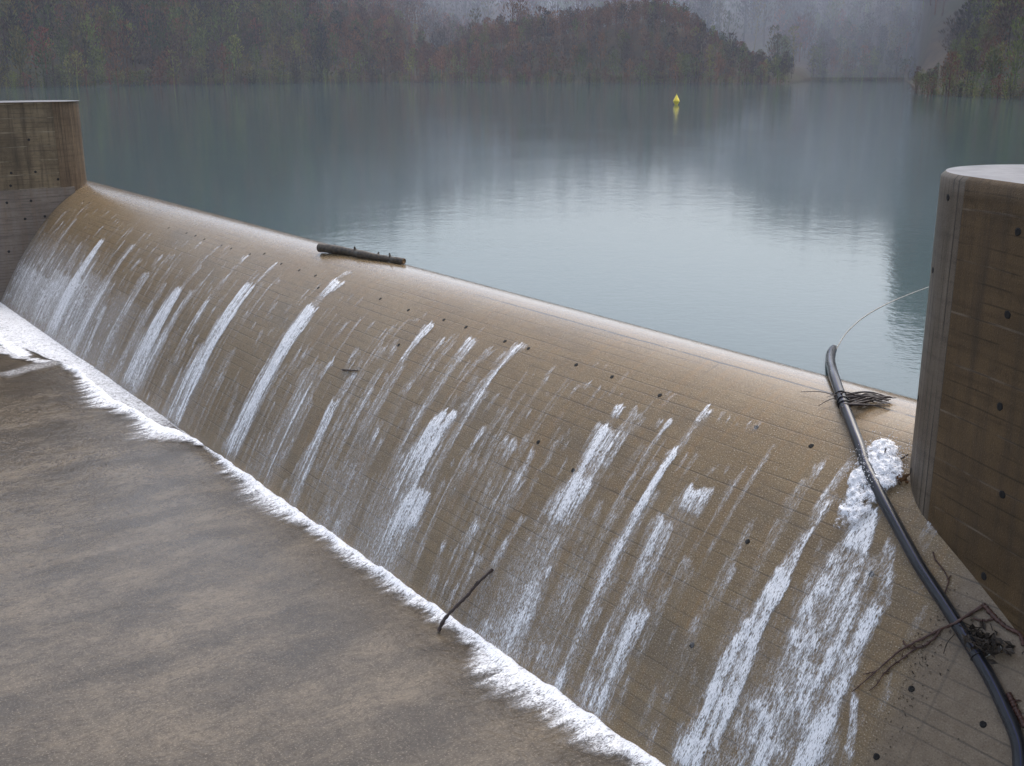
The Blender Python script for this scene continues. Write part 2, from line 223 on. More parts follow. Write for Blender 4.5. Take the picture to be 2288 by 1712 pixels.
def concrete_face():
    t=NT('wet_board_marked_concrete'); uv=t.uv(); sep=t.n('SeparateXYZ',{0:uv}); u,v=sep.outputs[0],sep.outputs[1]
    stretched=t.mapv(uv,(.5,6,1)); down=t.mapv(uv,(7,.5,1))
    big=t.noise(uv,.7,4,.6); boards=t.noise(stretched,2.2,3,.6); drip=t.noise(down,1.6,4,.6)
    fine=t.noise(uv,75,2,.7); mid=t.noise(uv,9,4,.65)
    c=t.mix(t.ramp(big,.3,.7),(.215,.158,.088),(.255,.198,.122))
    c=t.mix(t.ramp(boards,.35,.75,0,.6),c,(.17,.125,.080))
    c=t.mix(t.ramp(drip,.45,.75,0,.6),c,(.275,.180,.085)); c=t.mix(t.ramp(t.noise(t.mapv(uv,(.5,1.3,1),(4,2,0)),1.0,4,.65),.52,.7,0,.55),c,(.15,.122,.086))
    c=t.mix(t.ramp(mid,.5,.75,0,.5),c,(.13,.10,.072))
    c=t.mix(t.ramp(fine,.56,.70,0,.9),c,(.50,.46,.40))
    c=t.mix(t.ramp(fine,.46,.32,0,.8),c,(.075,.055,.035))
    # greyer, older concrete beyond the construction joint
    grey=t.ramp(u,26.9,27.15)
    gc=t.mix(t.ramp(mid,.35,.7),(.17,.135,.10),(.23,.19,.148))
    gc=t.mix(t.ramp(fine,.55,.72,0,.5),gc,(.30,.26,.22)); gc=t.mix(t.ramp(fine,.45,.33,0,.6),gc,(.07,.055,.045))
    c=t.mix(t.math('MULTIPLY',grey,.9),c,gc)
    ln=hline(t,v,.127,.006,uv); lm=t.ramp(t.noise(t.mapv(uv,(.4,9,1)),1.3,4),.36,.62)
    ln=t.math('MULTIPLY',ln,t.math('MULTIPLY',lm,t.ramp(u,26.8,27.2,.45,.62)))
    c=t.mix(ln,c,(.055,.05,.045))
    sm=hline(t,u,3.9,.01,uv,.02); sm=t.math('MULTIPLY',sm,t.ramp(t.noise(down,2.0,3),.4,.65,0,.4))
    c=t.mix(sm,c,(.07,.06,.05)); c=t.mix(1.0,c,(.91,.845,.735),'MULTIPLY')
    # open joint a hand below the crest
    jl=t.ramp(t.math('ABSOLUTE',t.math('SUBTRACT',t.math('ADD',v,t.math('MULTIPLY',t.noise(uv,2.5,4),.03)),.275)),.018,.006)
    jl=t.math('MULTIPLY',jl,t.ramp(u,18.0,20.0)); jl=t.math('MULTIPLY',jl,t.ramp(t.noise(uv,5,3),.25,.5))
    c=t.mix(jl,c,(.03,.025,.02))
    h=t.math('ADD',t.math('MULTIPLY',fine,.5),t.math('MULTIPLY',t.noise(t.mapv(uv,(14,3,1)),2.0,4,.7),.8))
    h=t.math('SUBTRACT',h,t.math('MULTIPLY',ln,.6))
    film=t.ramp(v,.75,.05); nm=t.bump(h,t.math('SUBTRACT',.55,t.math('MULTIPLY',film,.45)),.012)
    r=t.math('SUBTRACT',t.ramp(mid,.3,.7,.26,.44),t.math('MULTIPLY',film,.14))
    return t.surf(t.principled(c,r,nm,IOR=1.36,Coat_Weight=t.math('ADD',.35,t.math('MULTIPLY',film,.65)),Coat_Roughness=.14,Coat_IOR=1.33,Coat_Normal=t.bump(h,t.math('SUBTRACT',.35,t.math('MULTIPLY',film,.27)),.012)))

def concrete_wall(name,dark,pale,stain,lines=.42,boards='h',pale_line=(.33,.29,.24),grain=1.0):
    t=NT(name); uv=t.uv(); sep=t.n('SeparateXYZ',{0:uv}); u,v=sep.outputs[0],sep.outputs[1]
    st=t.noise(t.mapv(uv,(5,.35,1)),1.3,5,.62); hb=t.noise(t.mapv(uv,(.4,7,1)),1.4,4,.6); big=t.noise(uv,1.1,4,.6); fine=t.noise(uv,70,4,.7); mid=t.noise(uv,11,4,.65)
    c=t.mix(t.ramp(big,.3,.7),dark,pale)
    c=t.mix(t.ramp(st,.42,.72,0,.8),c,stain)
    c=t.mix(t.ramp(hb,.45,.75,0,.6),c,tuple(x*.55 for x in dark))
    c=t.mix(t.ramp(mid,.52,.75,0,.5),c,tuple(x*.45 for x in dark))
    c=t.mix(t.ramp(fine,.57,.72,0,.5*grain),c,tuple(min(1,x*1.9) for x in pale))
    c=t.mix(t.ramp(fine,.45,.3,0,.6*grain),c,tuple(x*.4 for x in dark))
    if boards=='h':
        ln=hline(t,v,lines,.006,uv,.03); brk=t.ramp(t.noise(t.mapv(uv,(2,6,1)),1.5,3),.38,.6)
        c=t.mix(t.math('MULTIPLY',ln,t.math('MULTIPLY',brk,.75)),c,pale_line)
        l2=hline(t,v,lines/3.0,.005,uv,.02); c=t.mix(t.math('MULTIPLY',l2,t.ramp(t.noise(t.mapv(uv,(1,5,1)),2,3),.4,.6,0,.7)),c,tuple(x*.3 for x in dark))
    else:
        l2=hline(t,u,lines,.006,uv,.01); c=t.mix(t.math('MULTIPLY',l2,t.ramp(t.noise(t.mapv(uv,(9,1,1)),2,3),.35,.6,0,.9)),c,tuple(x*.28 for x in dark))
        bn=t.noise(t.mapv(uv,(16,.15,1)),1.0,3,.6); c=t.mix(t.ramp(bn,.52,.72,0,.7),c,tuple(x*1.35 for x in pale))
    h=t.math('ADD',fine,t.math('MULTIPLY',mid,.8))
    return t.surf(t.principled(c,.5,t.bump(h,.5,.01),IOR=1.4,Coat_Weight=.06,Coat_Roughness=.3,Specular_IOR_Level=.3))

def foam_mat(name,sx,sy,color=(.92,.925,.945),lo=.02,hi=1.02,na=3.0,nb=3.6,bs=.35,wx=1.1):
    t=NT(name); uv=t.uv(); f=t.attr('foam').outputs['Fac']
    wn=t.n('TexNoise',{'Vector':t.mapv(uv,(sx*.22,sy*.3,1)),'Scale':1.0,'Detail':2.0}).outputs[1]
    wv=t.n('VectorMath',{0:uv,1:t.n('VectorMath',{0:wn,1:(wx/sx,wx*.8/sy,0)},operation='MULTIPLY').outputs[0]},operation='ADD').outputs[0]
    a=t.noise(t.mapv(wv,(sx,sy,1)),1.0,2,.6); b=t.noise(t.mapv(wv,(sx*2.6,sy*2.8,1),(3,7,0)),1.0,1.5,.6); g=t.noise(t.mapv(uv,(sx*.16,sy*.16,1),(1,2,0)),1.0,3,.6)
    k=t.math('ADD',t.math('MULTIPLY',t.math('SUBTRACT',a,.5),na),t.math('MULTIPLY',t.math('SUBTRACT',b,.5),nb))
    k=t.math('ADD',k,t.math('MULTIPLY',t.math('SUBTRACT',g,.5),.9))
    x=t.math('MULTIPLY',f,t.math('ADD',1.0,k))
    al=t.math('MULTIPLY',t.ramp(x,lo,hi),t.ramp(f,.01,.10))
    h=t.math('ADD',a,t.math('MULTIPLY',b,.6))
    sh=t.principled(t.mix(t.ramp(b,.3,.7),tuple(v*.88 for v in color),color),.4,t.bump(h,bs,.015),IOR=1.33)
    tr=t.n('BsdfTransparent').outputs[0]
    return t.surf(t.n('MixShader',{0:al,1:tr,2:sh}).outputs[0])

def lake_mat():
    t=NT('lake_water_surface'); uv=t.uv(); sep=t.n('SeparateXYZ',{0:uv}); w=sep.outputs[1]; pos=t.pos()
    n1=t.noise(t.mapv(pos,(1,1,1)),7.0,3,.6); n2=t.noise(t.mapv(pos,(1,1,1),(9,4,0)),1.7,3,.55); n3=t.noise(t.mapv(pos,(.1,.1,.1)),1.0,3,.5)
    amp=t.ramp(n3,.35,.65,.5,1.2)
    h=t.math('MULTIPLY',t.math('ADD',t.math('MULTIPLY',n1,.16),t.math('MULTIPLY',n2,.22)),amp)
    nm=t.bump(h,.32,.05)
    sh=t.principled((.044,.074,.076),.07,nm,IOR=1.333,Specular_IOR_Level=.5)
    tr=t.n('BsdfTransparent').outputs[0]
    f=t.ramp(w,-.21,-.12,1.0,0.0)
    return t.surf(t.n('MixShader',{0:f,1:tr,2:sh}).outputs[0])

def shallow_mat():
    t=NT('thin_brown_water'); uv=t.uv(); sep=t.n('SeparateXYZ',{0:uv}); u,v=sep.outputs[0],sep.outputs[1]
    warp=t.n('TexNoise',{'Vector':uv,'Scale':1.1,'Detail':3.0}).outputs[1]
    wv=t.n('VectorMath',{0:uv,1:t.n('VectorMath',{0:warp,1:(.5,.5,0)},operation='MULTIPLY').outputs[0]},operation='ADD').outputs[0]
    band=t.noise(t.mapv(wv,(1.25,.55,1)),1.0,6,.66); band2=t.noise(t.mapv(wv,(6,2.0,1),(2,5,0)),1.0,4,.65); fine=t.noise(t.mapv(uv,(62,40,1)),1.0,2,.7); mid=t.noise(t.mapv(wv,(24,10,1)),1.0,3,.65)
    c=t.mix(t.ramp(band,.34,.68),(.046,.037,.026),(.146,.116,.080))
    c=t.mix(t.ramp(band2,.38,.68,0,.42),c,(.056,.043,.030))
    c=t.mix(t.ramp(mid,.47,.68,0,.55),c,(.040,.028,.017)); c=t.mix(t.ramp(mid,.5,.34,0,.15),c,(.20,.165,.12))
    c=t.mix(t.ramp(fine,.55,.72,0,.5),c,(.34,.28,.21)); c=t.mix(t.ramp(fine,.46,.3,0,.4),c,(.045,.034,.025))
    left=t.ramp(u,19.5,12.0,.4,1.0)
    rp=t.noise(t.mapv(wv,(7,13,1)),1.0,3,.6); rq=t.noise(t.mapv(wv,(4,5,1),(5,1,0)),1.0,2,.5)
    thin=t.ramp(t.math('ABSOLUTE',t.math('SUBTRACT',rp,.5)),.06,.0); rk=t.ramp(t.noise(t.mapv(uv,(2.2,2.2,1)),1.0,2),.4,.6)
    c=t.mix(t.math('MULTIPLY',t.math('MULTIPLY',thin,rk),t.math('MULTIPLY',left,.9)),c,(.035,.026,.018))
    h=t.math('ADD',t.math('MULTIPLY',rp,left),t.math('ADD',t.math('MULTIPLY',rq,.10),t.math('MULTIPLY',mid,.28)))
    nm=t.bump(h,.6,.025)
    return t.surf(t.principled(c,.24,nm,IOR=1.33,Coat_Weight=.3,Coat_Roughness=.10,Coat_IOR=1.33,Coat_Normal=nm))

def bark(name,a,b,c3,rough=.7,sc=(8,14,1)):
    t=NT(name); uv=t.uv(); pos=t.pos()
    n=t.noise(t.mapv(uv,sc),1.0,4,.65); m=t.noise(pos,4.0,3); k=t.noise(pos,60,3,.7)
    c=t.mix(t.ramp(n,.35,.65),a,b); c=t.mix(t.ramp(m,.52,.7,0,.85),c,c3); c=t.mix(t.ramp(k,.6,.75,0,.5),c,tuple(min(1,x*1.8) for x in b))
    return t.surf(t.principled(c,rough,t.bump(t.math('ADD',n,k),.7,.01),Coat_Weight=.25,Coat_Roughness=.25))

def pipe_mat():
    t=NT('black_plastic_pipe'); uv=t.uv(); u=t.n('SeparateXYZ',{0:uv}).outputs[0]
    f=t.math('FRACT',t.math('ADD',t.math('MULTIPLY',u,4.0),.30))
    s=t.ramp(t.math('ABSOLUTE',t.math('SUBTRACT',f,.5)),.055,.03)
    n=t.noise(t.mapv(uv,(14,3,1)),1.0,4,.6)
    c=t.mix(t.ramp(n,.4,.7,0,.6),(.010,.011,.014),(.035,.036,.042)); c=t.mix(s,c,(.010,.016,.085))
    return t.surf(t.principled(c,t.ramp(n,.3,.7,.25,.42),None,IOR=1.45,Coat_Weight=.2,Coat_Roughness=.12))
def plain(name,c,rough=.5,var=.35,sc=12,**k):
    t=NT(name); n=t.noise(t.pos(),sc,4,.6)
    col=t.mix(t.ramp(n,.3,.7),tuple(x*(1-var) for x in c),tuple(min(1,x*(1+var*.6)) for x in c))
    return t.surf(t.principled(col,rough,t.bump(n,.25,.01),**k))
def tint_mat(name,rough=.85):
    t=NT(name); a=t.attr('tint').outputs['Vector']; n=t.noise(t.pos(),1.3,3)
    c=t.mix(t.ramp(n,.35,.65,0,.5),a,t.mix(1.0,a,(.6,.55,.5),'MULTIPLY'))
    return t.surf(t.principled(c,rough,None,Specular_IOR_Level=.15))

M_face=concrete_face()
M_wallR=concrete_wall('dark_stained_concrete',(.088,.056,.027),(.140,.090,.044),(.060,.042,.026),.40,pale_line=(.20,.16,.12))
M_noseR=concrete_wall('vertical_board_concrete',(.125,.098,.072),(.175,.142,.108),(.09,.07,.048),.075,'v')
M_wallL=concrete_wall('brown_streaked_concrete',(.095,.070,.040),(.20,.150,.088),(.032,.022,.014),.36,pale_line=(.36,.31,.22))
M_noseL=concrete_wall('streaked_nose_concrete',(.095,.060,.032),(.165,.115,.065),(.035,.022,.013),.09,'v')
M_lowL=concrete_wall('grey_brown_concrete',(.155,.125,.10),(.21,.175,.145),(.17,.12,.08),.24,pale_line=(.11,.09,.07))
M_top=plain('wet_sky_pale_top',(.42,.41,.42),.28,.25,6,IOR=1.33,Coat_Weight=.6,Coat_Roughness=.12)  # light grey base paints in the sky reflected by the wet top
M_hole=plain('hole_shade_paint',(.008,.007,.006),.9)  # near-black plug colour stands in for the shade inside open holes
M_fall=foam_mat('running_white_water',62,11)
M_toe=foam_mat('toe_white_water',30,13,(.90,.91,.945),(.0),.95,2.3,2.1,.25,2.6)
M_splash=foam_mat('splash_white_water',40,36,(.90,.91,.95),.05,.8,2.6,2.6,.3,2.0)
M_lake=lake_mat(); M_shal=shallow_mat()
M_log=bark('wet_log_bark',(.016,.011,.007),(.085,.062,.036),(.12,.115,.095))
M_cut=plain('broken_wood',(.16,.09,.035),.7,.6,50)
M_twig=bark('dark_red_twig',(.040,.014,.008),(.085,.030,.017),(.045,.022,.015),.55)
M_stick=bark('wet_stick',(.028,.014,.010),(.050,.026,.018),(.03,.02,.015),.5)
M_pipe=pipe_mat(); M_wire=plain('black_wire',(.012,.011,.011),.35)
M_rope=plain('pale_rope',(.30,.28,.25),.7)
M_debris=plain('rotten_leaves',(.038,.026,.016),.75,.7,40)
M_leafy=plain('brown_leaf',(.16,.075,.025),.6,.6,40)
M_yellow=plain('yellow_buoy_paint',(.80,.62,.03),.4,.1)
M_glass=None
t=NT('clear_plastic'); M_glass=t.surf(t.principled((.72,.78,.74),.08,None,IOR=1.45,Transmission_Weight=.6))
M_tree=tint_mat('bare_wood_foliage')

# ------------------------------------------------------------------ spillway weir
W_up=np.linspace(-2.6,0,30)[:-1]; Qs=np.linspace(0,QMAX,120)
S_=np.arange(-7,46.01,.2)
up=sw(S_[:,None],W_up[None,:],prof(W_up)[None,:]); dn=face(S_[:,None],Qs[None,:])
toe=sw(S_[:,None],np.array([WMAX])[None,:],np.array([ZT-1.2])[None,:]); heel=sw(S_[:,None],np.array([-2.6])[None,:],np.array([ZT-1.2])[None,:])
V=np.concatenate([heel,up,dn,toe],1); nv=V.shape[1]
vq=np.concatenate([[-5.5],W_up,Qs,[QMAX+1.2]])
UV=np.stack(np.broadcast_arrays(S_[:,None],vq[None,:]),-1).reshape(-1,2)
F=grid_faces(len(S_),nv)[:,::-1].tolist()
F.append([k for k in range(nv)][::-1]); F.append([(len(S_)-1)*nv+k for k in range(nv)])
weir=mesh_obj('spillway_weir',V.reshape(-1,3),F,M_face,None,UV)
tag(weir,'wet brown concrete spillway with curved board-marked face under thin running water','spillway')
def hole_obj(center,normal,r,parent):
    z=mathutils.Vector(normal).normalized(); a=z.orthogonal().normalized(); b=z.cross(a); c=mathutils.Vector(center)
    v=[];f=[]; N=12; j=[1+.18*(random.random()-.5) for _ in range(N)]
    for h,k in ((-.02,1.0),(.0025,1.0),(.0025,.55),(.001,.0)):
        for i in range(N):
            g=2*math.pi*i/N; v.append(c+z*h+(a*math.cos(g)+b*math.sin(g))*r*k*j[i])
    for l in range(3):
        for i in range(N): f.append([l*N+i,l*N+(i+1)%N,(l+1)*N+(i+1)%N,(l+1)*N+i])
    o=mesh_obj('tie_hole',np.array([list(x) for x in v]),f,M_hole); 
    return put(o,parent) if parent.type=='EMPTY' else setattr(o,'parent',parent)
for s,q in HOLES:
    p=face(s,q); nn=face(s,q,.1)-p
    hole_obj(p,nn,.026,weir)

# ------------------------------------------------------------------ wing walls
def wall_strip(path,z0,z1,cham,dz=.12):
    """vertical wall skin along PATH (n,2) from z0(x) up to z1 with a small chamfer at the top; path runs so outside is on its left"""
    path=np.asarray(path,float); n=len(path)
    T=np.gradient(path,axis=0); T/=np.linalg.norm(T,axis=1)[:,None]; Nn=np.stack([-T[:,1],T[:,0]],1)
    L=np.concatenate([[0],np.cumsum(np.linalg.norm(np.diff(path,axis=0),axis=1))])
    zs=np.linspace(z0,z1-cham,max(2,int((z1-z0)/dz)))
    rows=[np.column_stack([path,np.full(n,z)]) for z in zs]
    rows.append(np.column_stack([path-Nn*cham,np.full(n,z1)]))
    vz=list(zs)+[z1]
    V=np.stack(rows,1); UV=np.stack(np.broadcast_arrays(L[:,None],np.array(vz)[None,:]),-1).reshape(-1,2)
    return V.reshape(-1,3),grid_faces(n,len(vz)),UV,V[:,-1,:]
def arc(c,r,a0,a1,n):
    a=np.linspace(a0,a1,n); return np.stack([c[0]+r*np.cos(a),c[1]+r*np.sin(a)],1)
def build_wall(label,flat_pts,nose_c,nose_r,a0,a1,back_pts,z0,z1,mf,mn,split=0.0,flat_low=None,cham=.035,gname='wing_wall'):
    root=empty(gname,(float(nose_c[0]),float(nose_c[1]),z0)); tag(root,label,'wall')
    nose=arc(nose_c,nose_r,a0,a1,28)
    out=[]
    for nm,path,m in (('flat_face',flat_pts,mf),('rounded_nose',nose,mn),('back_face',back_pts,mf)):
        v,f,uv,top=wall_strip(path,z0,z1,cham); o=mesh_obj(nm,v,f,m,None,uv); put(o,root); out.append(top)
    loop=np.vstack(out); 
    top=mesh_obj('wall_top',loop,[list(range(len(loop)))],M_top,None,loop[:,:2]*1.0,False); put(top,root)
    return root
# right wall: flat face comes towards the camera, then a rounded nose
A=np.array([3.41,8.37]); e3=np.array([.271,-.963]); e3/=np.linalg.norm(e3); inn=np.array([-e3[1],e3[0]])
R=.9; C=A+inn*R
flat=np.array([A+e3*k for k in np.linspace(5.2,0,40)])
ang=math.atan2(-inn[1],-inn[0])
v=NV
# travel from the far (near-camera) end to the nose with the outside on the left-hand side
bdir=e3
def ensure_left(path,outp):
    T=path[1]-path[0]; nl=np.array([-T[1],T[0]]); return path if np.dot(nl,outp)>0 else path[::-1]
flat_=flat
nose_end=ang-math.radians(170)
noseR=(C,R,ang,nose_end)
backR=np.array([C+inn*R*.98+e3*k for k in np.linspace(0.05,5.2,20)])
PW_=-inn
T=flat_[1]-flat_[0]; left=np.array([-T[1],T[0]])@PW_>0
def flip(o):
    o.data.flip_normals()
wallR=build_wall('dark brown concrete wing wall with rounded nose beside the black pipe',flat_,C,R,ang,nose_end,backR,-3.2,2.23,M_wallR,M_noseR)
# left wall
sf=.2; cw=.95; RL=.9
cL=sw(sf-RL,cw,0)[:2]
flatL=sw(sf,np.linspace(9.0,cw,50),0)[:,:2]
aL=math.atan2(DV[1],DV[0])
backL=sw(sf-2*RL*.98,np.linspace(cw,9.0,30),0)[:,:2]
wallL=build_wall('brown streaked concrete wing wall with rounded nose at the far spillway end',flatL,cL,RL,aL,aL+math.radians(170),backL,0.0 if False else -.6,2.2,M_wallL,M_noseL)
# lower grey retaining wall in line with it
vv=[]; wl=np.linspace(.6,9.0,60); zl=np.linspace(ZT-.6,-.02,26)
lowv=sw(sf+.03,wl[:,None],zl[None,:]); lowuv=np.stack(np.broadcast_arrays(wl[:,None],zl[None,:]),-1).reshape(-1,2)
topv=np.stack([sw(sf+.03,wl,np.full(60,-.02)),sw(sf-1.5,wl,np.full(60,-.02))],1)
lb=MB(); lb.add(lowv.reshape(-1,3),grid_faces(60,26).tolist(),lowuv); lb.add(topv.reshape(-1,3),grid_faces(60,2).tolist(),np.zeros((120,2)))
lo=lb.obj('lower_wall',M_lowL,wallL,False)
lo['label']='smooth grey lower section of wall with tie holes'
n2=(DV[0],DV[1],0)
for w,z in [(1.55,.42),(2.15,.42),(1.62,1.25),(1.0,.2),(2.2,.10)]:
    hole_obj(sw(sf,w,z),n2,.035,wallL)
for w,z in [(1.75,-.32),(1.45,-.75),(2.35,-.33),(1.95,-.78),(2.45,-1.6)]:
    hole_obj(sw(sf+.03,w,z),n2,.035,wallL)
for k,z in HOLES_R:
    p=A+e3*k; hole_obj((p[0],p[1],z),(-inn[0],-inn[1],0),.032,wallR)
for dg,z in [(14,2.05),(26,1.45),(30,.35),(28,-.28)]:
    a=ang-math.radians(dg); hole_obj((C[0]+R*math.cos(a),C[1]+R*math.sin(a),z),(math.cos(a),math.sin(a),0),.026,wallR)

# ------------------------------------------------------------------ lake, shallow apron water
def quad_grid(name,s0,s1,w0,w1,z,m,kind,ns=2,nw=2):
    s=np.linspace(s0,s1,ns); w=np.linspace(w0,w1,nw)
    v=sw(s[:,None],w[None,:],z); uv=np.stack(np.broadcast_arrays(s[:,None],w[None,:]),-1).reshape(-1,2)
    o=mesh_obj(name,v.reshape(-1,3),grid_faces(ns,nw),m,None,uv); o['kind']=kind; return o
lake=quad_grid('lake_water',-900,900,-1400,-.10,-.012,M_lake,'structure')
# apron: thin fast water over concrete, gently rippled
s=np.arange(-1,46,.06); w=np.concatenate([np.arange(WMAX-.02,9,.06),np.linspace(9.1,60,20)])
S2,W2=np.meshgrid(s,w,indexing='ij')
lf=1-sstep(9,18,S2)
hz=.012*(fbm(S2*5,W2*7,3)-.5)*(.35+lf)+.010*(fbm(S2*.9,W2*.5,5)-.5)+.006*(fbm(S2*14,W2*18,8)-.5)*(.3+lf)
# standing wave humps just below the toe
hz+=.05*sstep(14.2,14.9,S2)*(1-sstep(14.9,16.2,S2))*np.exp(-((W2-3.1)/.25)**2)
v=sw(S2,W2,ZT+hz); uv=np.stack([S2,W2],-1).reshape(-1,2)
ap=mesh_obj('apron_water',v.reshape(-1,3),grid_faces(*S2.shape),M_shal,None,uv); ap['kind']='structure'

# ------------------------------------------------------------------ white water running down the face
ds,dq=.022,.028
s=np.arange(.2,28.2,ds); q=np.arange(.3,QMAX,dq); S2,Q2=np.meshgrid(s,q,indexing='ij')
D=np.zeros_like(S2)
edge_n=(fbm(S2*22,Q2*2.2,11,3)-.5); top_n=(vnoise(S2*26,0*Q2,21)-.5)
def streak(D,s0,q0,s1,q1,w0,w1,inten,hold):
    a=max(0,np.searchsorted(s,min(s0-w0,s1-w1)-.15)); b=np.searchsorted(s,max(s0+w0,s1+w1)+.15); c=np.searchsorted(q,q0-.12); e=np.searchsorted(q,q1+.25)
    if b-a<2 or e-c<2: return
    sl=(slice(a,b),slice(c,e)); ss=S2[sl]; qq=Q2[sl]
    t=np.clip((qq-q0)/max(q1-q0,.02),0,1.2); sc=s0+(s1-s0)*np.minimum(t,1); ww=(w0+(w1-w0)*np.minimum(t,1))*.5
    xx=np.abs(ss-sc)+edge_n[sl]*np.minimum(ww,.12)*1.1
    across=1-sstep(ww*.7,ww*1.2+.008,xx)
    start=sstep(q0-.025,q0+.03,qq+top_n[sl]*.12)
    decay=np.where(t<.18,1.0,1.0-(1-hold)*sstep(.18,1.0,t))*(1-sstep(.92,1.1,t))
    d=across*start*decay*inten
    D[sl]=np.maximum(D[sl],d)+.3*np.minimum(D[sl],d)
for r in STREAKS:
    if r[0]<25.2: r[2]=r[0]+max(-.10,min(.10,r[2]-r[0]))
    streak(D,*r[:7],max(r[7],.62))
    if r[6]>.55 and r[3]<QMAX-.25:      # runs on, wider and fainter, down to the foot
        w_=max(r[5],.08); streak(D,r[2],r[3]-.05,r[2],QMAX+.1,w_*1.15,w_*1.7,.30,.8)
for k in range(330):
    s0=rng.uniform(.4,26.6); q0=1.0+2.6*rng.random()**.8; L=rng.uniform(.7,2.4); wd=rng.uniform(.018,.07)
    streak(D,s0,q0,s0+rng.normal(0,.012),min(q0+L,QMAX+.1),wd,wd*rng.uniform(1,2.2),rng.uniform(.22,.5),.45)
strand=.52+.85*vnoise(S2*46+.6*vnoise(S2*9,Q2*1.5,35),Q2*1.1,36)*(.55+.9*vnoise(S2*95,Q2*2.6,37))
D*=np.clip(strand,.25,1.15)
# many short faint runs
for k in range(900):
    s0=rng.uniform(.4,27.0); q0=.75+3.3*rng.random()**.8; L=rng.uniform(.08,.55); wd=rng.uniform(.02,.10)
    if 13.8<s0<15.2 and q0>2.4: continue
    streak(D,s0,q0,s0+rng.normal(0,.01),min(q0+L,QMAX),wd,wd*rng.uniform(.6,1.3),rng.uniform(.28,.55),.3)
# thin general veil, thicker towards the toe and the far end
veil=.42*(1-sstep(3,13,S2))*sstep(1.2,2.9,Q2)*(.75+.5*fbm(S2*2.2,Q2*.25,33,3))+.36*sstep(1.9,4.0,Q2)*(fbm(S2*1.1,Q2*.22,31,4)*1.7-.25)
veil*=1-.95*sstep(13.7,14.1,S2)*(1-sstep(14.9,15.2,S2))*sstep(2.2,2.6,Q2)
veil*=1-sstep(26.6,26.9,S2)
D=np.maximum(D,np.clip(veil,0,.5)+.6*D)
D*=1-sstep(26.95,27.1,S2+.06*edge_n)
wx_=S2*7.5+1.4*fbm(S2*3,Q2*2.2,38,3); wq_=Q2*3.6+1.2*fbm(S2*2.5+9,Q2*2,39,3)
ridge=1-np.abs(2*fbm(wx_,wq_,40,4)-1)*2.6
reg=sstep(25.2,25.45,S2)*sstep(1.25,1.6,Q2)
D*=1-reg*(.20-.55*np.clip(ridge,0,1)**2)
D=np.clip(D*(.60+.28*sstep(.55,1.0,D)),0,1.1)
K=(D[:-1,:-1]+D[1:,:-1]+D[1:,1:]+D[:-1,1:])>.16
lift=.006+.02*D*(fbm(S2*14,Q2*6,41,3))
P=face(S2,Q2,lift); UV=np.stack([S2,Q2],-1).reshape(-1,2)
v,f,uv,dd=compact(P.reshape(-1,3),grid_faces(*S2.shape,keep=K),UV,D.reshape(-1))
o=mesh_obj('cascading_water',v,f,M_fall,None,uv,True,{'foam':dd}); tag(o,kind='stuff')

# ------------------------------------------------------------------ foam along the toe
ds,dw=.02,.016
s=np.arange(.2,29.5,ds); w=np.arange(WMAX-.14,5.4,dw); S2,W2=np.meshgrid(s,w,indexing='ij')
JW=np.interp(s,[0,4,5.5,7.4,7.6,8.4,9.6,10.95,11.9,13,13.5,13.8,14.2],[3.9,3.75,3.6,3.3,3.22,3.14,3.14,3.2,3.1,3.04,2.95,2.86,2.80])
JE=np.interp(s,[0,7.5,8,9,10,11,11.6,12.2,13,13.5,13.8,14.2,14.6,15.2,15.7,16.3,17,17.6,18.1,18.5,19.5,21,22.2,22.55,22.9,23.5,24,24.6,25.2,26,27,29.5],
              [.0,.0,.14,.22,.35,.55,.40,.34,.45,.75,.62,.20,.05,.10,.24,.34,.44,.48,.36,.20,.26,.27,.22,.20,.52,.60,.55,.42,.32,.24,.2,.2])
jw=JW[:,None]+.05*(fbm(S2*2.0,0*S2,51,3)-.5); je=JE[:,None]*.88
ten=fbm(S2*6.5+.8*fbm(S2*1.5,W2*2,60,2),W2*1.4,52,4); ten2=fbm(S2*19,W2*3.2,53,3)
outer=jw+je*(.55+1.0*(ten-.5)+.8*(ten2-.5))
D=sstep(-.02,.05,W2-jw+.03)*(1-sstep(-.75,.95,(W2-outer)/(je+.05)))**1.3*1.0
core=sstep(-.03,.02,W2-jw)*(1-sstep(jw+je*.05,jw+je*.7+.03,W2)); D=np.maximum(D,core*1.05*sstep(.0,.12,je))
# mottled sheet from far toe to jump, sky reflection painted as pale foam
sheet=sstep(-.05,.02,jw-W2)*(1-sstep(12.5,14.0,S2))*(.66+.25*(1-sstep(2,9,S2))*(fbm(S2*1.5,W2*3,54)+.3)-.12*sstep(8,12,S2)-.2*sstep(WMAX+.25,WMAX+.7,W2)*fbm(S2*2,W2*4,57))
D=np.maximum(D,sheet)
# thick lip and thin front line at far left; wake tail running down from the meeting point
def line(D,pts,wd,inten):
    pts=np.array(pts); 
    for (s0,w0),(s1,w1) in zip(pts[:-1],pts[1:]):
        ab=np.array([s1-s0,w1-w0]); t=np.clip(((S2-s0)*ab[0]+(W2-w0)*ab[1])/(ab@ab),0,1)
        dist=np.hypot(S2-s0-t*ab[0],W2-w0-t*ab[1])+.12*(ten2-.5)+.22*(ten-.5)
        np.maximum(D,inten*(1-sstep(wd*.3,wd,dist)),out=D)
line(D,[(3.8,3.78),(4.6,3.75),(5.6,3.74),(6.5,3.70)],.26,.85)
line(D,[(3.8,4.02),(5.6,4.02),(6.6,3.84),(7.3,3.5)],.16,.55)
line(D,[(7.5,3.2),(7.6,3.5),(7.75,3.9),(7.95,4.3)],.36,.28)
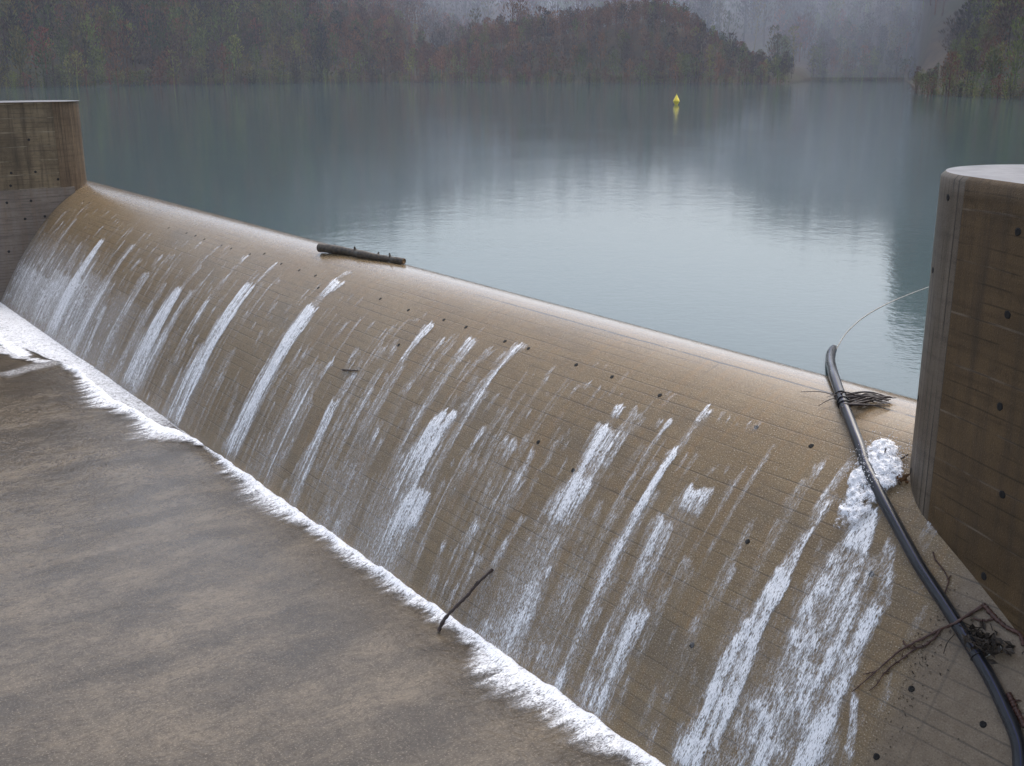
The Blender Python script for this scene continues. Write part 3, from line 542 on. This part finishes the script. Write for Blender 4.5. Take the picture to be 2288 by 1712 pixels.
# white edge where the runs hit
hit=(1-sstep(.0,.05,np.abs(W2-WMAX)))*(.35+.3*fbm(S2*3,0*S2,61,2))*(1-.9*sstep(13.9,14.2,S2)*(1-sstep(14.7,15.1,S2)))
D=np.maximum(D,hit); D=np.clip(D,0,1.15)
K=(D[:-1,:-1]+D[1:,:-1]+D[1:,1:]+D[:-1,1:])>.16
hh=.012+np.clip(D-.35,0,1)*(.10*fbm(S2*5,W2*6,55,3)+.012*fbm(S2*24,W2*20,56,2))*sstep(.02,.3,je+.12)
P=sw(S2,W2,ZT+.02+hh); UV=np.stack([S2,W2],-1).reshape(-1,2)
v,f,uv,dd=compact(P.reshape(-1,3),grid_faces(*S2.shape,keep=K),UV,D.reshape(-1))
o=mesh_obj('toe_foam',v,f,M_toe,None,uv,True,{'foam':dd}); tag(o,kind='stuff')

# ------------------------------------------------------------------ splash where water piles up on the pipe
s=np.arange(25.45,26.5,.011); q=np.arange(.66,1.75,.011); S2,Q2=np.meshgrid(s,q,indexing='ij')
def blob(cs,cq,rs,rq): return np.clip(1-((S2-cs)/rs)**2-((Q2-cq)/rq)**2,0,1)
B=np.maximum.reduce([blob(25.83,.83,.17,.16),blob(25.93,.96,.20,.16),blob(25.99,1.08,.20,.15),blob(25.84,1.16,.14,.16)*.8,blob(25.93,1.40,.20,.34)*.55,blob(25.78,1.02,.12,.2)*.5,blob(26.02,1.25,.12,.25)*.5,blob(26.08,1.05,.10,.16)*.9])
nz=fbm(S2*14,Q2*14,71,4); n3=fbm(S2*40,Q2*40,72,2)
D=np.clip(B*1.2+(nz-.5)*1.3+(n3-.5)*.8,0,.85)*sstep(.0,.3,B)
n4=fbm(S2*26,Q2*26,73,3); hh=.006+.085*np.sqrt(B)*(.2+1.1*nz)+(.055*n4+.03*n3)*sstep(0,.35,B)
K=(D[:-1,:-1]+D[1:,:-1]+D[1:,1:]+D[:-1,1:])>.25
P=face(S2,Q2,hh*.62); UV=np.stack([S2,Q2],-1).reshape(-1,2)
v,f,uv,dd=compact(P.reshape(-1,3),grid_faces(*S2.shape,keep=K),UV,D.reshape(-1))
f=f.tolist(); v=v.tolist(); uv=uv.tolist(); dd=dd.tolist()
oct_=np.array([[1,0,0],[-1,0,0],[0,1,0],[0,-1,0],[0,0,1],[0,0,-1]]); of=[[0,2,4],[2,1,4],[1,3,4],[3,0,4],[2,0,5],[1,2,5],[3,1,5],[0,3,5]]
for k in range(900):
    a=rng.uniform(0,6.28); rr=rng.uniform(.08,.20)+abs(rng.normal(0,.09)); p=face(25.93+rr*.8*math.cos(a),.98+rr*math.sin(a)*.9,rng.uniform(.02,.20)); r=rng.uniform(.0018,.0055)
    b=len(v); v+=(p+oct_*r*rng.uniform(.7,1.4,(1,3))).tolist(); uv+=[[0,0]]*6; dd+=[1.15]*6; f+=[[i+b for i in q3] for q3 in of]
o=mesh_obj('splash',np.array(v),f,M_splash,None,np.array(uv),True,{'foam':np.array(dd)}); tag(o,kind='stuff')

# ------------------------------------------------------------------ pipe
pp=np.array(PIPE[:5]+PIPE[6:]+PIPE_END)
pc=spline(pp,150)
root=empty('black_pipe',tuple(pp[8])); tag(root,'long black plastic pipe with blue stripes lying over the weir crest','pipe')
MB().tube(pc,.05,20).obj('pipe_body',M_pipe,root)
def ring(i,rr,tr,name,m,tilt=0.0,off=0.0):
    c=pc[i]; T=pc[i+1]-pc[i-1]; T/=np.linalg.norm(T); U=np.cross([0,0,1.],T); U/=np.linalg.norm(U); V_=np.cross(T,U)
    a=np.linspace(0,2*np.pi,26); pts=c+rr*(np.cos(a)[:,None]*U+np.sin(a)[:,None]*V_)+T*(np.sin(a)*tilt)[:,None]+V_*off
    return MB().tube(pts,tr,6).obj(name,m,root)
def near_i(p): return int(np.argmin(np.linalg.norm(pc-np.array(p),axis=1)))
i0=near_i(PIPE[6])
ring(i0-3,.055,.006,'binding_wire',M_wire,.015); ring(i0,.056,.007,'binding_wire',M_wire,-.02); ring(i0+1,.056,.006,'binding_wire',M_wire,.01)
ring(near_i(PIPE[17]),.053,.004,'pipe_collar',M_wire,.0)
ro=MB().tube(spline(ROPE,60)-[0,0,.0135],.006,8).obj('rope',M_rope); tag(ro,'thin pale line trailing across the lake from the pipe end','rope')

# ------------------------------------------------------------------ log
lp=np.array(LOG); lp[:,2]=[.045,.052,.05,.045]; lc=spline(lp,44)
root=empty('log',tuple(lp[1])); tag(root,'dark wet log with broken ends lying along the weir crest','log')
MB().tube(lc,np.linspace(.070,.054,44),18,.30,5,5.0).obj('bark',M_log,root)
for end,nm in ((0,0),(-1,1)):
    c=lc[end]; T=(lc[1]-lc[0]) if end==0 else (lc[-2]-lc[-1]); T/=np.linalg.norm(T); r=.066 if end==0 else .05
    pts=np.array([c-T*.012,c+T*.001]); MB().tube(pts,[r*.8,r*.96],14,.1,3,30).obj('broken_end',M_cut,root)
side=np.cross(lc[5]-lc[0],[0,0,1.]); side/=np.linalg.norm(side)
for k,(i,h,r) in enumerate([(20,.055,.022),(31,.03,.014),(37,.05,.018),(8,.03,.016)]):
    c=lc[i]; d=np.array([0,0,1.])*.9+side*(-.3 if k%2 else .2); d/=np.linalg.norm(d)
    MB().tube(np.array([c+d*.03,c+d*(.055+h*.4),c+d*(.06+h)]),[r*1.5,r,r*.45],8,.2,k).obj('branch_stub',M_log,root)

# ------------------------------------------------------------------ sticks and twigs
def twig(name,label,lines,mat,cat='twig',group=None,n=40):
    mb=MB()
    for k,(pts,r0,r1) in enumerate(lines):
        c=spline(pts,n); c=c+.004*np.random.default_rng(k+len(name)).normal(size=c.shape)*(np.linspace(0,1,n)*(1-np.linspace(0,1,n))*4)[:,None]*.5
        rad=np.linspace(r0,r1,n)*(1+.18*np.sin(np.arange(n)*1.7+k))
        mb.tube(c,rad,8,.15,k)
    o=mb.obj(name,mat); return tag(o,label,cat,group)
twig('leaning_stick','dark brown stick standing in the toe foam and leaning on the face',[(STICK_TOE,.022,.015),([STICK_TOE[3],list(np.array(STICK_TOE[4])+[.0,.0,.03])],.010,.006)],M_stick,'stick')
twig('small_stick','short thin stick lying level across the middle of the spillway face',[(STICKY,.012,.009)],M_stick,'stick',n=12)
br=[(BRANCH,.014,.004),(BRANCH_B,.009,.003),(BRANCH_C,.006,.003),(BRANCH_D,.007,.004)]
B_=np.array(BRANCH_B)
for k in range(16):
    i=rng.integers(2,len(BRANCH_B)); p=B_[i-1]+(B_[i]-B_[i-1])*rng.random(); br.append(([p,p+rng.normal(0,.022,3)+[0,0,.012]],.003,.0015))
twig('forked_branch','reddish bare branch lying across the pipe and forking towards the water',br,M_twig,'branch')
twig('thick_stick','bent reddish brown stick lying along the foot of the dark wall',[(STICK_WALL,.020,.015),(STICK_WALL_B,.009,.005)],M_twig,'stick')
twig('curved_twig','thin curved twig between the pipe and the foot of the dark wall',[(TWIG,.006,.005),(TWIG_B,.005,.003)],M_twig)
twig('red_stick','rusty red stick beside the pipe at the lower right edge',[(STICK_RED,.022,.02),(STICK_RED_B,.008,.004)],M_twig,'stick')
twig('upright_twig','short dark twig poking up out of the white splash',[(STICK_NOSE,.009,.006)],M_stick,n=10)
twig('slanting_twig','short dark twig between the white splash and the wall nose',[(STICK_NOSE2,.009,.006)],M_stick,n=10)
# tangle of twigs caught on the pipe
mb=MB(); NB=np.array(NEST); tip=np.array(NEST_TIPS[0]); tip2=np.array(NEST_TIPS[1])
for k in range(30):
    a=NB[rng.integers(0,3)]+rng.normal(0,.045,3)*[1,1,.35]+[-.04,0,.02]; e=(tip if k%3 else tip2)+rng.normal(0,.022,3)*[1,1,.5]+[0,0,.01]
    if k>18: e=a+(e-a)*rng.uniform(.3,.8)
    m=(a+e)/2+rng.normal(0,.028,3)*[1,1,.5]+[0,0,.015]
    mb.tube(spline([a,m,e],14),np.linspace(rng.uniform(.005,.016),.004,14),6,.15,k)
for k in range(7):
    a=NB[rng.integers(0,2)]; d=rng.normal(0,1,3); d[2]=abs(d[2])*.3; d/=np.linalg.norm(d); mb.tube(spline([a,a+d*.08+[0,0,.03],a+d*rng.uniform(.12,.22)],10),np.linspace(.005,.002,10),5)
for tp in NEST_TIPS[2:]:
    a=NB[0]; e=np.array(tp); mb.tube(spline([a,(a+e)/2+[0,0,.03],e],14),np.linspace(.006,.003,14),5)
o=mb.obj('twig_tangle',M_stick); tag(o,'tangle of dark twigs caught behind the pipe on the weir crest','debris')
# clump of rotten leaves behind the pipe
mb=MB(); c0=np.array(CLUMP[0]); nrm=np.array([-.35,-.25,.9])
for k in range(130):
    c=c0+rng.normal(0,1,3)*[.10,.13,.03]; c[2]=max(c[2],c0[2]-.35+(.0)); a=rng.normal(0,1,3); a/=np.linalg.norm(a); b=np.cross(a,rng.normal(0,1,3)); b/=np.linalg.norm(b); L=rng.uniform(.02,.055); nn=np.cross(a,b)
    v=[c+a*L,c+b*L*.5+nn*L*.2,c-a*L,c-b*L*.5+nn*L*.25]; mb.add(v,[[0,1,2],[0,2,3]])
for k in range(22):
    c=c0+rng.normal(0,1,3)*[.10,.13,.03]; d=rng.normal(0,1,3); d[2]*=.3; d/=np.linalg.norm(d); mb.tube(spline([c-d*.08,c+rng.normal(0,.012,3),c+d*.09],8),.004,5)
o=mb.obj('leaf_clump',M_debris,None,False); tag(o,'clump of rotten brown leaves and twigs behind the pipe by the wall','debris')
mb=MB(); a,b=np.array(TUBE[0]),np.array(TUBE[1]); mb.tube(np.array([a,a+(b-a)*.5,a+(b-a)*.52,b,b+(b-a)*.01]),[.012,.012,.016,.016,.012],14)
o=mb.obj('clear_tube',M_glass); tag(o,'small clear plastic tube on the concrete beside the leaf clump','tube')
mb=MB(); c0=np.array(LEAF[0])
for k in range(9):
    c=c0+rng.normal(0,.025,3); a=rng.normal(0,1,3); a/=np.linalg.norm(a); b=np.cross(a,rng.normal(0,1,3)); b/=np.linalg.norm(b); L=rng.uniform(.03,.06); nn=np.cross(a,b)
    mb.add([c+a*L,c+b*L*.55+nn*.012,c-a*L,c-b*L*.55+nn*.012],[[0,1,2],[0,2,3]])
o=mb.obj('dead_leaf',M_leafy,None,False); tag(o,'curled orange brown dead leaf between the splash and the wall nose','leaf')
# fine litter along the dry joint
mb=MB()
for k in range(280):
    q=rng.uniform(1.7,4.1); s0=27.0+abs(rng.normal(0,.09))+.02
    if k%5==0: s0=27.0+rng.uniform(0,1.3)
    if k%3==0: q=rng.normal(2.35,.16); s0=27.1+rng.normal(0,.1)
    c=face(s0,q,.006); d=rng.normal(0,1,3); d/=np.linalg.norm(d); L=rng.uniform(.004,.018); e=np.cross(d,rng.normal(0,1,3)); e/=np.linalg.norm(e); r=rng.uniform(.0015,.0045); g=np.cross(d,e)
    mb.add([c-d*L,c+e*r,c+g*r,c-e*r,c-g*r,c+d*L],[[0,1,2],[0,2,3],[0,3,4],[0,4,1],[5,2,1],[5,3,2],[5,4,3],[5,1,4]])
o=mb.obj('leaf_litter',M_debris,None,False); tag(o,kind='stuff')

# ------------------------------------------------------------------ buoy
root=empty('buoy',(14.8,102.2,0)); tag(root,'yellow double-cone buoy floating far out on the lake','buoy')
def lathe(profile,seg,c):
    a=np.linspace(0,2*np.pi,seg,endpoint=False); v=[];f=[]
    for r,z in profile: v+= [[c[0]+r*math.cos(x),c[1]+r*math.sin(x),c[2]+z] for x in a]
    for k in range(len(profile)-1):
        for i in range(seg): f.append([k*seg+i,k*seg+(i+1)%seg,(k+1)*seg+(i+1)%seg,(k+1)*seg+i])
    return np.array(v),f
v,f=lathe([(.01,.86),(.04,.84),(.30,.34),(.315,.31),(.30,.28),(.13,-.02),(.09,-.35)],20,(14.8,102.2,0)); put(mesh_obj('float_body',v,f,M_yellow,None,None,True),root)
v,f=lathe([(.012,.95),(.03,.92),(.03,.88),(.012,.83)],10,(14.8,102.2,0)); put(mesh_obj('top_fitting',v,f,M_yellow),root)

# ------------------------------------------------------------------ hills
def az(px): return (px-512)/1100.0/1.0
#     left shore .......................... | behind the wooded spit ........... | far right shore ... | near right bank
PX =[-700,-200,   0, 110, 231, 330, 385, 410, 440, 480, 540, 600, 700, 790, 812, 905, 915, 926,1024,1200,1700]
SH =[ 150, 160, 198, 225, 249, 275, 286, 288, 288, 283, 274, 267, 256, 262, 336, 338, 156, 141, 122,  98,  90]
S1 =[ .55, .55, .54, .54, .52, .42, .34, .22, .12, .10, .10, .10, .08, .10, .16, .22, .40, .46, .52, .55, .55]   # first bank
S2_=[ .55, .55, .54, .50, .46, .34, .26, .22, .20, .19, .17, .15, .18, .27, .31, .34, .40, .45, .50, .5,  .5]      # further back
T0 =[   0,   0,   0,   0,   0,   0,   0,  25,  60, 100, 170, 230, 190,  90,  40,  10,   0,   0,   0,   0,   0]  # flat depth before it
BX =[380,403,440,500,540,580,620,648,675,700,730,760,790,820]
BH =[  0,  1,  3,  8.2,11.2,13.4,14.6,14.8,12.8,9.6, 6.4,3.2, .6,  0]
def height(px,r):
    sh=np.interp(px,PX,SH); tt=r-sh
    h=np.interp(px,PX,S1)*np.minimum(np.maximum(tt,0),np.interp(px,PX,T0))+np.interp(px,PX,S2_)*np.maximum(tt-np.interp(px,PX,T0),0)
    h=130*(1-np.exp(-h/130))
    b=np.interp(px,BX,BH)*sstep(0,34,tt)*(1-.75*sstep(45,110,tt))
    wt=np.interp(px,[395,470,770,830],[0,1,1,0]); h=h*(1-.6*wt*(1-sstep(100,200,tt)))
    h=h*(1-(1-np.interp(px,[905,930,960,1000,1050],[.02,.05,.16,.5,1]))*(px>906)*(1-sstep(140,260,tt)))
    h=np.maximum(h,b)
    n=(fbm(px*.012,r*.012,81,4)-.5)
    h=h+n*np.clip(tt,0,120)*.12
    return np.where(tt<0,tt*.25,h+.3*sstep(0,2,tt))
px=np.linspace(-500,1500,420); rr=np.concatenate([np.linspace(0,130,66),np.linspace(134,300,40),np.geomspace(306,900,40)])
PXg,TT=np.meshgrid(px,rr,indexing='ij'); RR=np.interp(PXg,PX,SH)+TT-2
Z=height(PXg,RR); dirx=(PXg-512)/1100.0*.965
Yg=RR; Xg=dirx*RR
V=np.stack([Xg,Yg,Z],-1)
t=NT('leaf_litter_ground'); n=t.noise(t.pos(),.25,5,.65); n2=t.noise(t.pos(),.03,3)
c=t.mix(t.ramp(n,.3,.7),(.022,.016,.010),(.060,.038,.020)); c=t.mix(t.ramp(n2,.45,.65,0,.7),c,(.05,.055,.028))
M_hill=t.surf(t.principled(c,.9,None,Specular_IOR_Level=.1))
hills=mesh_obj('hills',V.reshape(-1,3),grid_faces(*PXg.shape)[:,::-1],M_hill); hills['kind']='structure'

# trees: every one a trunk, limbs and many small twig sprays
TINTS=np.array([[.105,.056,.026],[.080,.046,.032],[.125,.056,.026],[.060,.042,.028],[.080,.074,.018],[.058,.080,.018],[.042,.032,.026]])
GREENS=np.array([[.120,.160,.030],[.095,.130,.028],[.170,.180,.045]])
def tree_arrays(n_leaf,h,crown_w,kind,rg):
    """returns verts (n,4,3) quads and shade factor per quad; local coordinates"""
    q=[];sh=[]
    tw=.035*h*.35+.05
    lean=rg.normal(0,.03,2)*h
    nst=4 if kind=='bush' else 1
    for st in range(nst):
        l2=lean+(rg.normal(0,.25,2)*h*.5 if nst>1 else 0)
        for a in (0,1.57):
            d=np.array([math.cos(a),math.sin(a),0])*tw*(.6 if nst>1 else 1)
            q.append([-d,d,d*.3+[l2[0],l2[1],h*.9],-d*.3+[l2[0],l2[1],h*.9]]); sh.append(1.5 if rg.random()<.25 else .8)
    base=.08 if kind=='bush' else .28
    m=n_leaf
    # limbs
    for k in range(max(4,n_leaf//9)):
        z=rg.uniform(base,.8)*h; a=rg.uniform(0,6.28); L=crown_w*rg.uniform(.5,1.0)*(1.1-.6*z/h); up=rg.uniform(.4,1.2)*L
        p=np.array([lean[0]*z/h,lean[1]*z/h,z]); e=p+[math.cos(a)*L,math.sin(a)*L,up]; s_=np.array([-math.sin(a),math.cos(a),0])*.03*h*.2
        q.append([p-s_,p+s_,e+s_*.3,e-s_*.3]); sh.append(.85)
    for k in range(m):
        t_=rg.random()**.85; z=(base+(1.0-base)*t_)*h
        rw=crown_w*(math.sin(min(1,(t_*.92+.12))*math.pi)**.7 if kind!='tall' else (.35+.65*math.sin(math.pi*min(.98,t_*.8+.15))))
        a=rg.uniform(0,6.28); r=rw*rg.random()**.55
        c=np.array([lean[0]*z/h+math.cos(a)*r,lean[1]*z/h+math.sin(a)*r,z])
        if kind=='bush': s1=rg.uniform(.10,.26); s2=s1*rg.uniform(.6,1.1); ax=rg.normal(0,1,3)
        else: s1=rg.uniform(.16,.36); s2=rg.uniform(.07,.14); ax=np.array([math.cos(a)*.6,math.sin(a)*.6,rg.uniform(.5,1.4)])
        ax=ax/np.linalg.norm(ax); b=np.cross(ax,rg.normal(0,1,3)); b/=np.linalg.norm(b)
        k_=h/7.0
        q.append([c-ax*s1*k_,c+b*s2*k_,c+ax*s1*k_,c-b*s2*k_]); sh.append(rg.uniform(.7,1.3))
    return np.array(q),np.array(sh)
PROTO={}
for kind,h,cw,nl in (('round',7,2.4,190),('tall',8,1.8,150),('bush',3.6,1.9,220)):
    PROTO[kind]=[tree_arrays(nl,h*(.9+.2*random.random()),cw,kind,np.random.default_rng(100+i*7+len(kind))) for i in range(7)]
def gpos(px,t):
    r=np.interp(px,PX,SH)+t-2; return (px-512)/1100.0*.965*r, r, height(np.array([px]),np.array([r]))[0]
def forest(name,specs):
    vs=[];ts=[]
    for (x,y,z,kind,sc,tint) in specs:
        q,sh=PROTO[kind][rng.integers(0,7)]
        a=rng.uniform(0,6.28); ca,sa=math.cos(a),math.sin(a)
        m=np.array([[ca,sa,0],[-sa,ca,0],[0,0,1]])*sc*np.array([1,1,rng.uniform(.85,1.2)])
        vs.append((q.reshape(-1,3)@m+[x,y,z-.1]).astype(np.float32)); ts.append(sh[:,None]*tint)
    V=np.concatenate(vs); T=np.concatenate(ts); F=np.arange(len(V)).reshape(-1,4)
    return mesh_obj(name,V,F,M_tree,None,None,False,None,{'tint':T})
def patch_tint(x,y,green=0.0):
    island=-45<x<62 and 245<y<345
    k=fbm(np.array(x*.035),np.array(y*.02),91,3); j=int(np.clip((k-.2)/.6*7+rng.normal(0,1.3)+.5,0,6)); t=TINTS[j]*rng.uniform(.5,1.45)*(.6+.9*fbm(np.array(x*.12),np.array(y*.06),92,2))
    if island and rng.random()<.5: t=np.array([.135,.072,.036])*rng.uniform(.6,1.4)
    if rng.random()<green*(.75 if island else 1): t=GREENS[rng.integers(0,3)]*rng.uniform(.6,1.1)
    if rng.random()<.02: t=np.array([.15,.055,.035])
    return t*np.array([1.35,1.14,.92])
def scatter(px0,px1,t0,t1,step,green,bushy,scale):
    out=[]; r_mid=np.interp((px0+px1)/2,PX,SH)
    t=t0
    while t<t1:
        r=r_mid+t; dpx=step/(r*.965)*1100
        for p in np.arange(px0,px1,dpx):
            pp=p+rng.uniform(-.5,.5)*dpx; tt=t+rng.uniform(-.5,.5)*step
            if tt<.8: tt=rng.uniform(.8,1.6)
            x,y,z=gpos(pp,tt)
            shore=math.exp(-tt/7.0)
            kind='bush' if rng.random()<bushy*(.15+shore) else ('tall' if rng.random()<.55 else 'round')
            out.append((x,y,z,kind,scale*rng.uniform(.7,1.25),patch_tint(x,y,green*(.35+.9*shore))))
        t+=step*.9
    return out
def fringe(px0,px1,step,sc):
    out=[]; p=px0
    while p<px1:
        tt=rng.uniform(.2,3.0); x,y,z=gpos(p,tt); out.append((x,y,max(z,0)-.2,'bush',sc*rng.uniform(.45,1.2),patch_tint(x,y,.45))); p+=step*rng.uniform(.4,1.6)/(np.interp(p,PX,SH)*.965)*1100
    return out
specs_all={'left':fringe(-100,400,.8,.95)+scatter(-120,400,1,60,2.8,.25,.5,1.0)+scatter(-120,400,60,150,5.0,.2,.1,1.3)+scatter(-100,400,150,330,9.0,.15,0,2.0)+scatter(400,560,60,150,5.5,.2,.1,1.35),
 'island':fringe(396,790,.8,.75)+scatter(396,700,1,58,2.7,.3,.6,.70)+scatter(700,788,1,58,2.3,.3,.6,.52),
 'right':fringe(815,905,.8,1.1)+scatter(816,905,1,70,3.6,.35,.6,.95)+scatter(905,975,185,340,5.5,.2,.1,1.5)+scatter(780,904,70,200,6.5,.2,.1,1.5)+scatter(400,800,150,420,11.0,.12,0,2.3)+scatter(760,904,200,400,12,.12,0,2.4),
 'bank':fringe(917,1120,.6,.55)+scatter(921,955,1,40,1.7,.5,.6,.27)+scatter(955,1000,1,60,2.1,.55,.6,.46)+scatter(1000,1130,1,60,2.4,.55,.6,.72)+scatter(960,1130,60,140,5.5,.3,.1,1.2)}
for k in ('left','island','right','bank'):
    o=forest('woods',specs_all[k]); o['kind']='stuff'
print('trees',{k:len(v) for k,v in specs_all.items()})

# individual trees one can pick out along the shore
def single(name,px_,t_,kind,sc,tint,label,cat,group):
    x,y,z=gpos(px_,t_); q,sh=PROTO[kind][rng.integers(0,7)]
    root=empty(name,(float(x),float(y),float(z))); tag(root,label,cat,group)
    nst=8 if kind=='bush' else 2
    nl=max(4,(220 if kind=='bush' else 190 if kind=='round' else 150)//9)
    a=rng.uniform(0,6.28); ca,sa=math.cos(a),math.sin(a); m=np.array([[ca,sa,0],[-sa,ca,0],[0,0,1]])*sc
    for nm,sl,tn in (('trunk',slice(0,nst+nl),tint[0]),('crown',slice(nst+nl,None),tint[1])):
        qq=(q[sl].reshape(-1,3)@m); ss=sh[sl]
        o=mesh_obj(nm,qq,np.arange(len(qq)).reshape(-1,4),M_tree,root,None,False,None,{'tint':ss[:,None]*np.array(tn)})
pale=(.20,.17,.13); brown=(.06,.04,.028)
for px_ in [436,478,560,588,612,655,690,742,762,458,520,640,712]:
    single('shore_bush',px_+rng.uniform(-3,3),rng.uniform(1,3),'bush',rng.uniform(.75,1.25),((.09,.07,.05),(.155,.185,.055)),'pale green bush in a row along the wooded island waterline','bush','green bushes along the island shore')
for px_ in [60,95,150,205,252,300,345]:
    single('shore_bush',px_+rng.uniform(-5,5),rng.uniform(1,3),'bush',rng.uniform(.9,1.3),((.09,.07,.05),(.150,.165,.050)),'olive green bush at the foot of the long left hillside','bush','green bushes along the left shore')
for px_ in [930,944,958,972,985,1000,1014]:
    single('shore_bush',px_+rng.uniform(-3,3),rng.uniform(1,2.5),'bush',rng.uniform(.6,.95),((.09,.07,.05),(.115,.165,.035)),'fresh green bush at the water edge of the near right bank','bush','green bushes on the right bank')
for px_ in [470,492,530,545,566,598,622,648,671,684,704,728]:
    single('bare_tree',px_+rng.uniform(-4,4),rng.uniform(8,34),'tall',rng.uniform(.8,1.05),(pale,brown),'slender bare tree with pale trunk in the island wood','tree','pale-trunked trees on the island')

# ------------------------------------------------------------------ haze, world, sun, camera
def box(name,a,b,m):
    x0,y0,z0=a;x1,y1,z1=b
    v=[(x,y,z) for z in (z0,z1) for y in (y0,y1) for x in (x0,x1)]
    return mesh_obj(name,v,[[0,2,3,1],[4,5,7,6],[0,1,5,4],[2,6,7,3],[0,4,6,2],[1,3,7,5]],m,None,None,False)
hm=bpy.data.materials.new('haze_air'); hm.use_nodes=True; nt=hm.node_tree; nt.nodes.clear(); out=nt.nodes.new('ShaderNodeOutputMaterial'); pv=nt.nodes.new('ShaderNodeVolumePrincipled')
pv.inputs['Color'].default_value=HAZE_COL; pv.inputs['Density'].default_value=HAZE_D; pv.inputs['Anisotropy'].default_value=.2
nt.links.new(pv.outputs[0],out.inputs['Volume'])
zmax=float(Z.max())+16
hb=box('haze',(-1500,-60,ZT-2.4),(1500,1500,zmax),hm); hb['kind']='stuff'
mm=hm.copy(); mm.name='mist_air'; m2=mm.node_tree.nodes.get(pv.name); m2.inputs['Density'].default_value=MIST_D; m2.inputs['Color'].default_value=MIST_COL
MP=[(-330,470),(-210,400),(-120,330),(-62,302),(-38,316),(-8,346),(20,350),(62,338),(84,300),(150,300),(260,300),(430,300),(430,1100),(-330,1100)]; nM=len(MP)
mb_=mesh_obj('haze',[(x,y,z) for z in (1.0,MIST_TOP) for x,y in MP],[list(range(nM))[::-1],list(range(nM,2*nM))]+[[i,(i+1)%nM,nM+(i+1)%nM,nM+i] for i in range(nM)],mm,None,None,False); mb_['kind']='stuff'
world=bpy.data.worlds.new('World'); scene.world=world; world.use_nodes=True; nt=world.node_tree; nt.nodes.clear()
sky=nt.nodes.new('ShaderNodeTexSky'); sky.sky_type='NISHITA'; sky.sun_disc=False; sky.sun_elevation=math.radians(SUN_EL); sky.sun_rotation=math.radians(SUN_AZ); sky.dust_density=4.0; sky.air_density=1.0
hs=nt.nodes.new('ShaderNodeHueSaturation'); hs.inputs['Saturation'].default_value=SKY_SAT; bg=nt.nodes.new('ShaderNodeBackground'); bg.inputs[1].default_value=SKY_STR; ow=nt.nodes.new('ShaderNodeOutputWorld')
nt.links.new(sky.outputs[0],hs.inputs['Color']); nt.links.new(hs.outputs[0],bg.inputs[0]); nt.links.new(bg.outputs[0],ow.inputs[0])
sd=bpy.data.lights.new('sun','SUN'); sd.energy=SUN_E; sd.angle=math.radians(35); sd.color=(1,.97,.93); so=bpy.data.objects.new('sun',sd); COL.objects.link(so)
el=math.radians(SUN_EL); a=math.radians(SUN_AZ)
sv=mathutils.Vector((math.sin(a)*math.cos(el),math.cos(a)*math.cos(el),math.sin(el)))
so.rotation_euler=sv.to_track_quat('Z','Y').to_euler()
cd=bpy.data.cameras.new('camera'); cd.sensor_width=36; cd.lens=36*1100/1024; cd.clip_start=.1; cd.clip_end=6000
co=bpy.data.objects.new('camera',cd); COL.objects.link(co); co.location=(0,0,3); co.rotation_euler=(math.radians(90-15.8835),0,0); scene.camera=co
vs=scene.view_settings; vs.view_transform='Standard'; vs.look='None'; vs.exposure=EXPO; vs.gamma=1; vs.use_curve_mapping=False
cy=scene.cycles; cy.use_denoising=True; cy.volume_bounces=3; cy.max_bounces=6; cy.diffuse_bounces=2; cy.glossy_bounces=3; cy.transparent_max_bounces=12; cy.volume_step_rate=4
try: cy.denoiser='OPENIMAGEDENOISE'
except Exception: pass
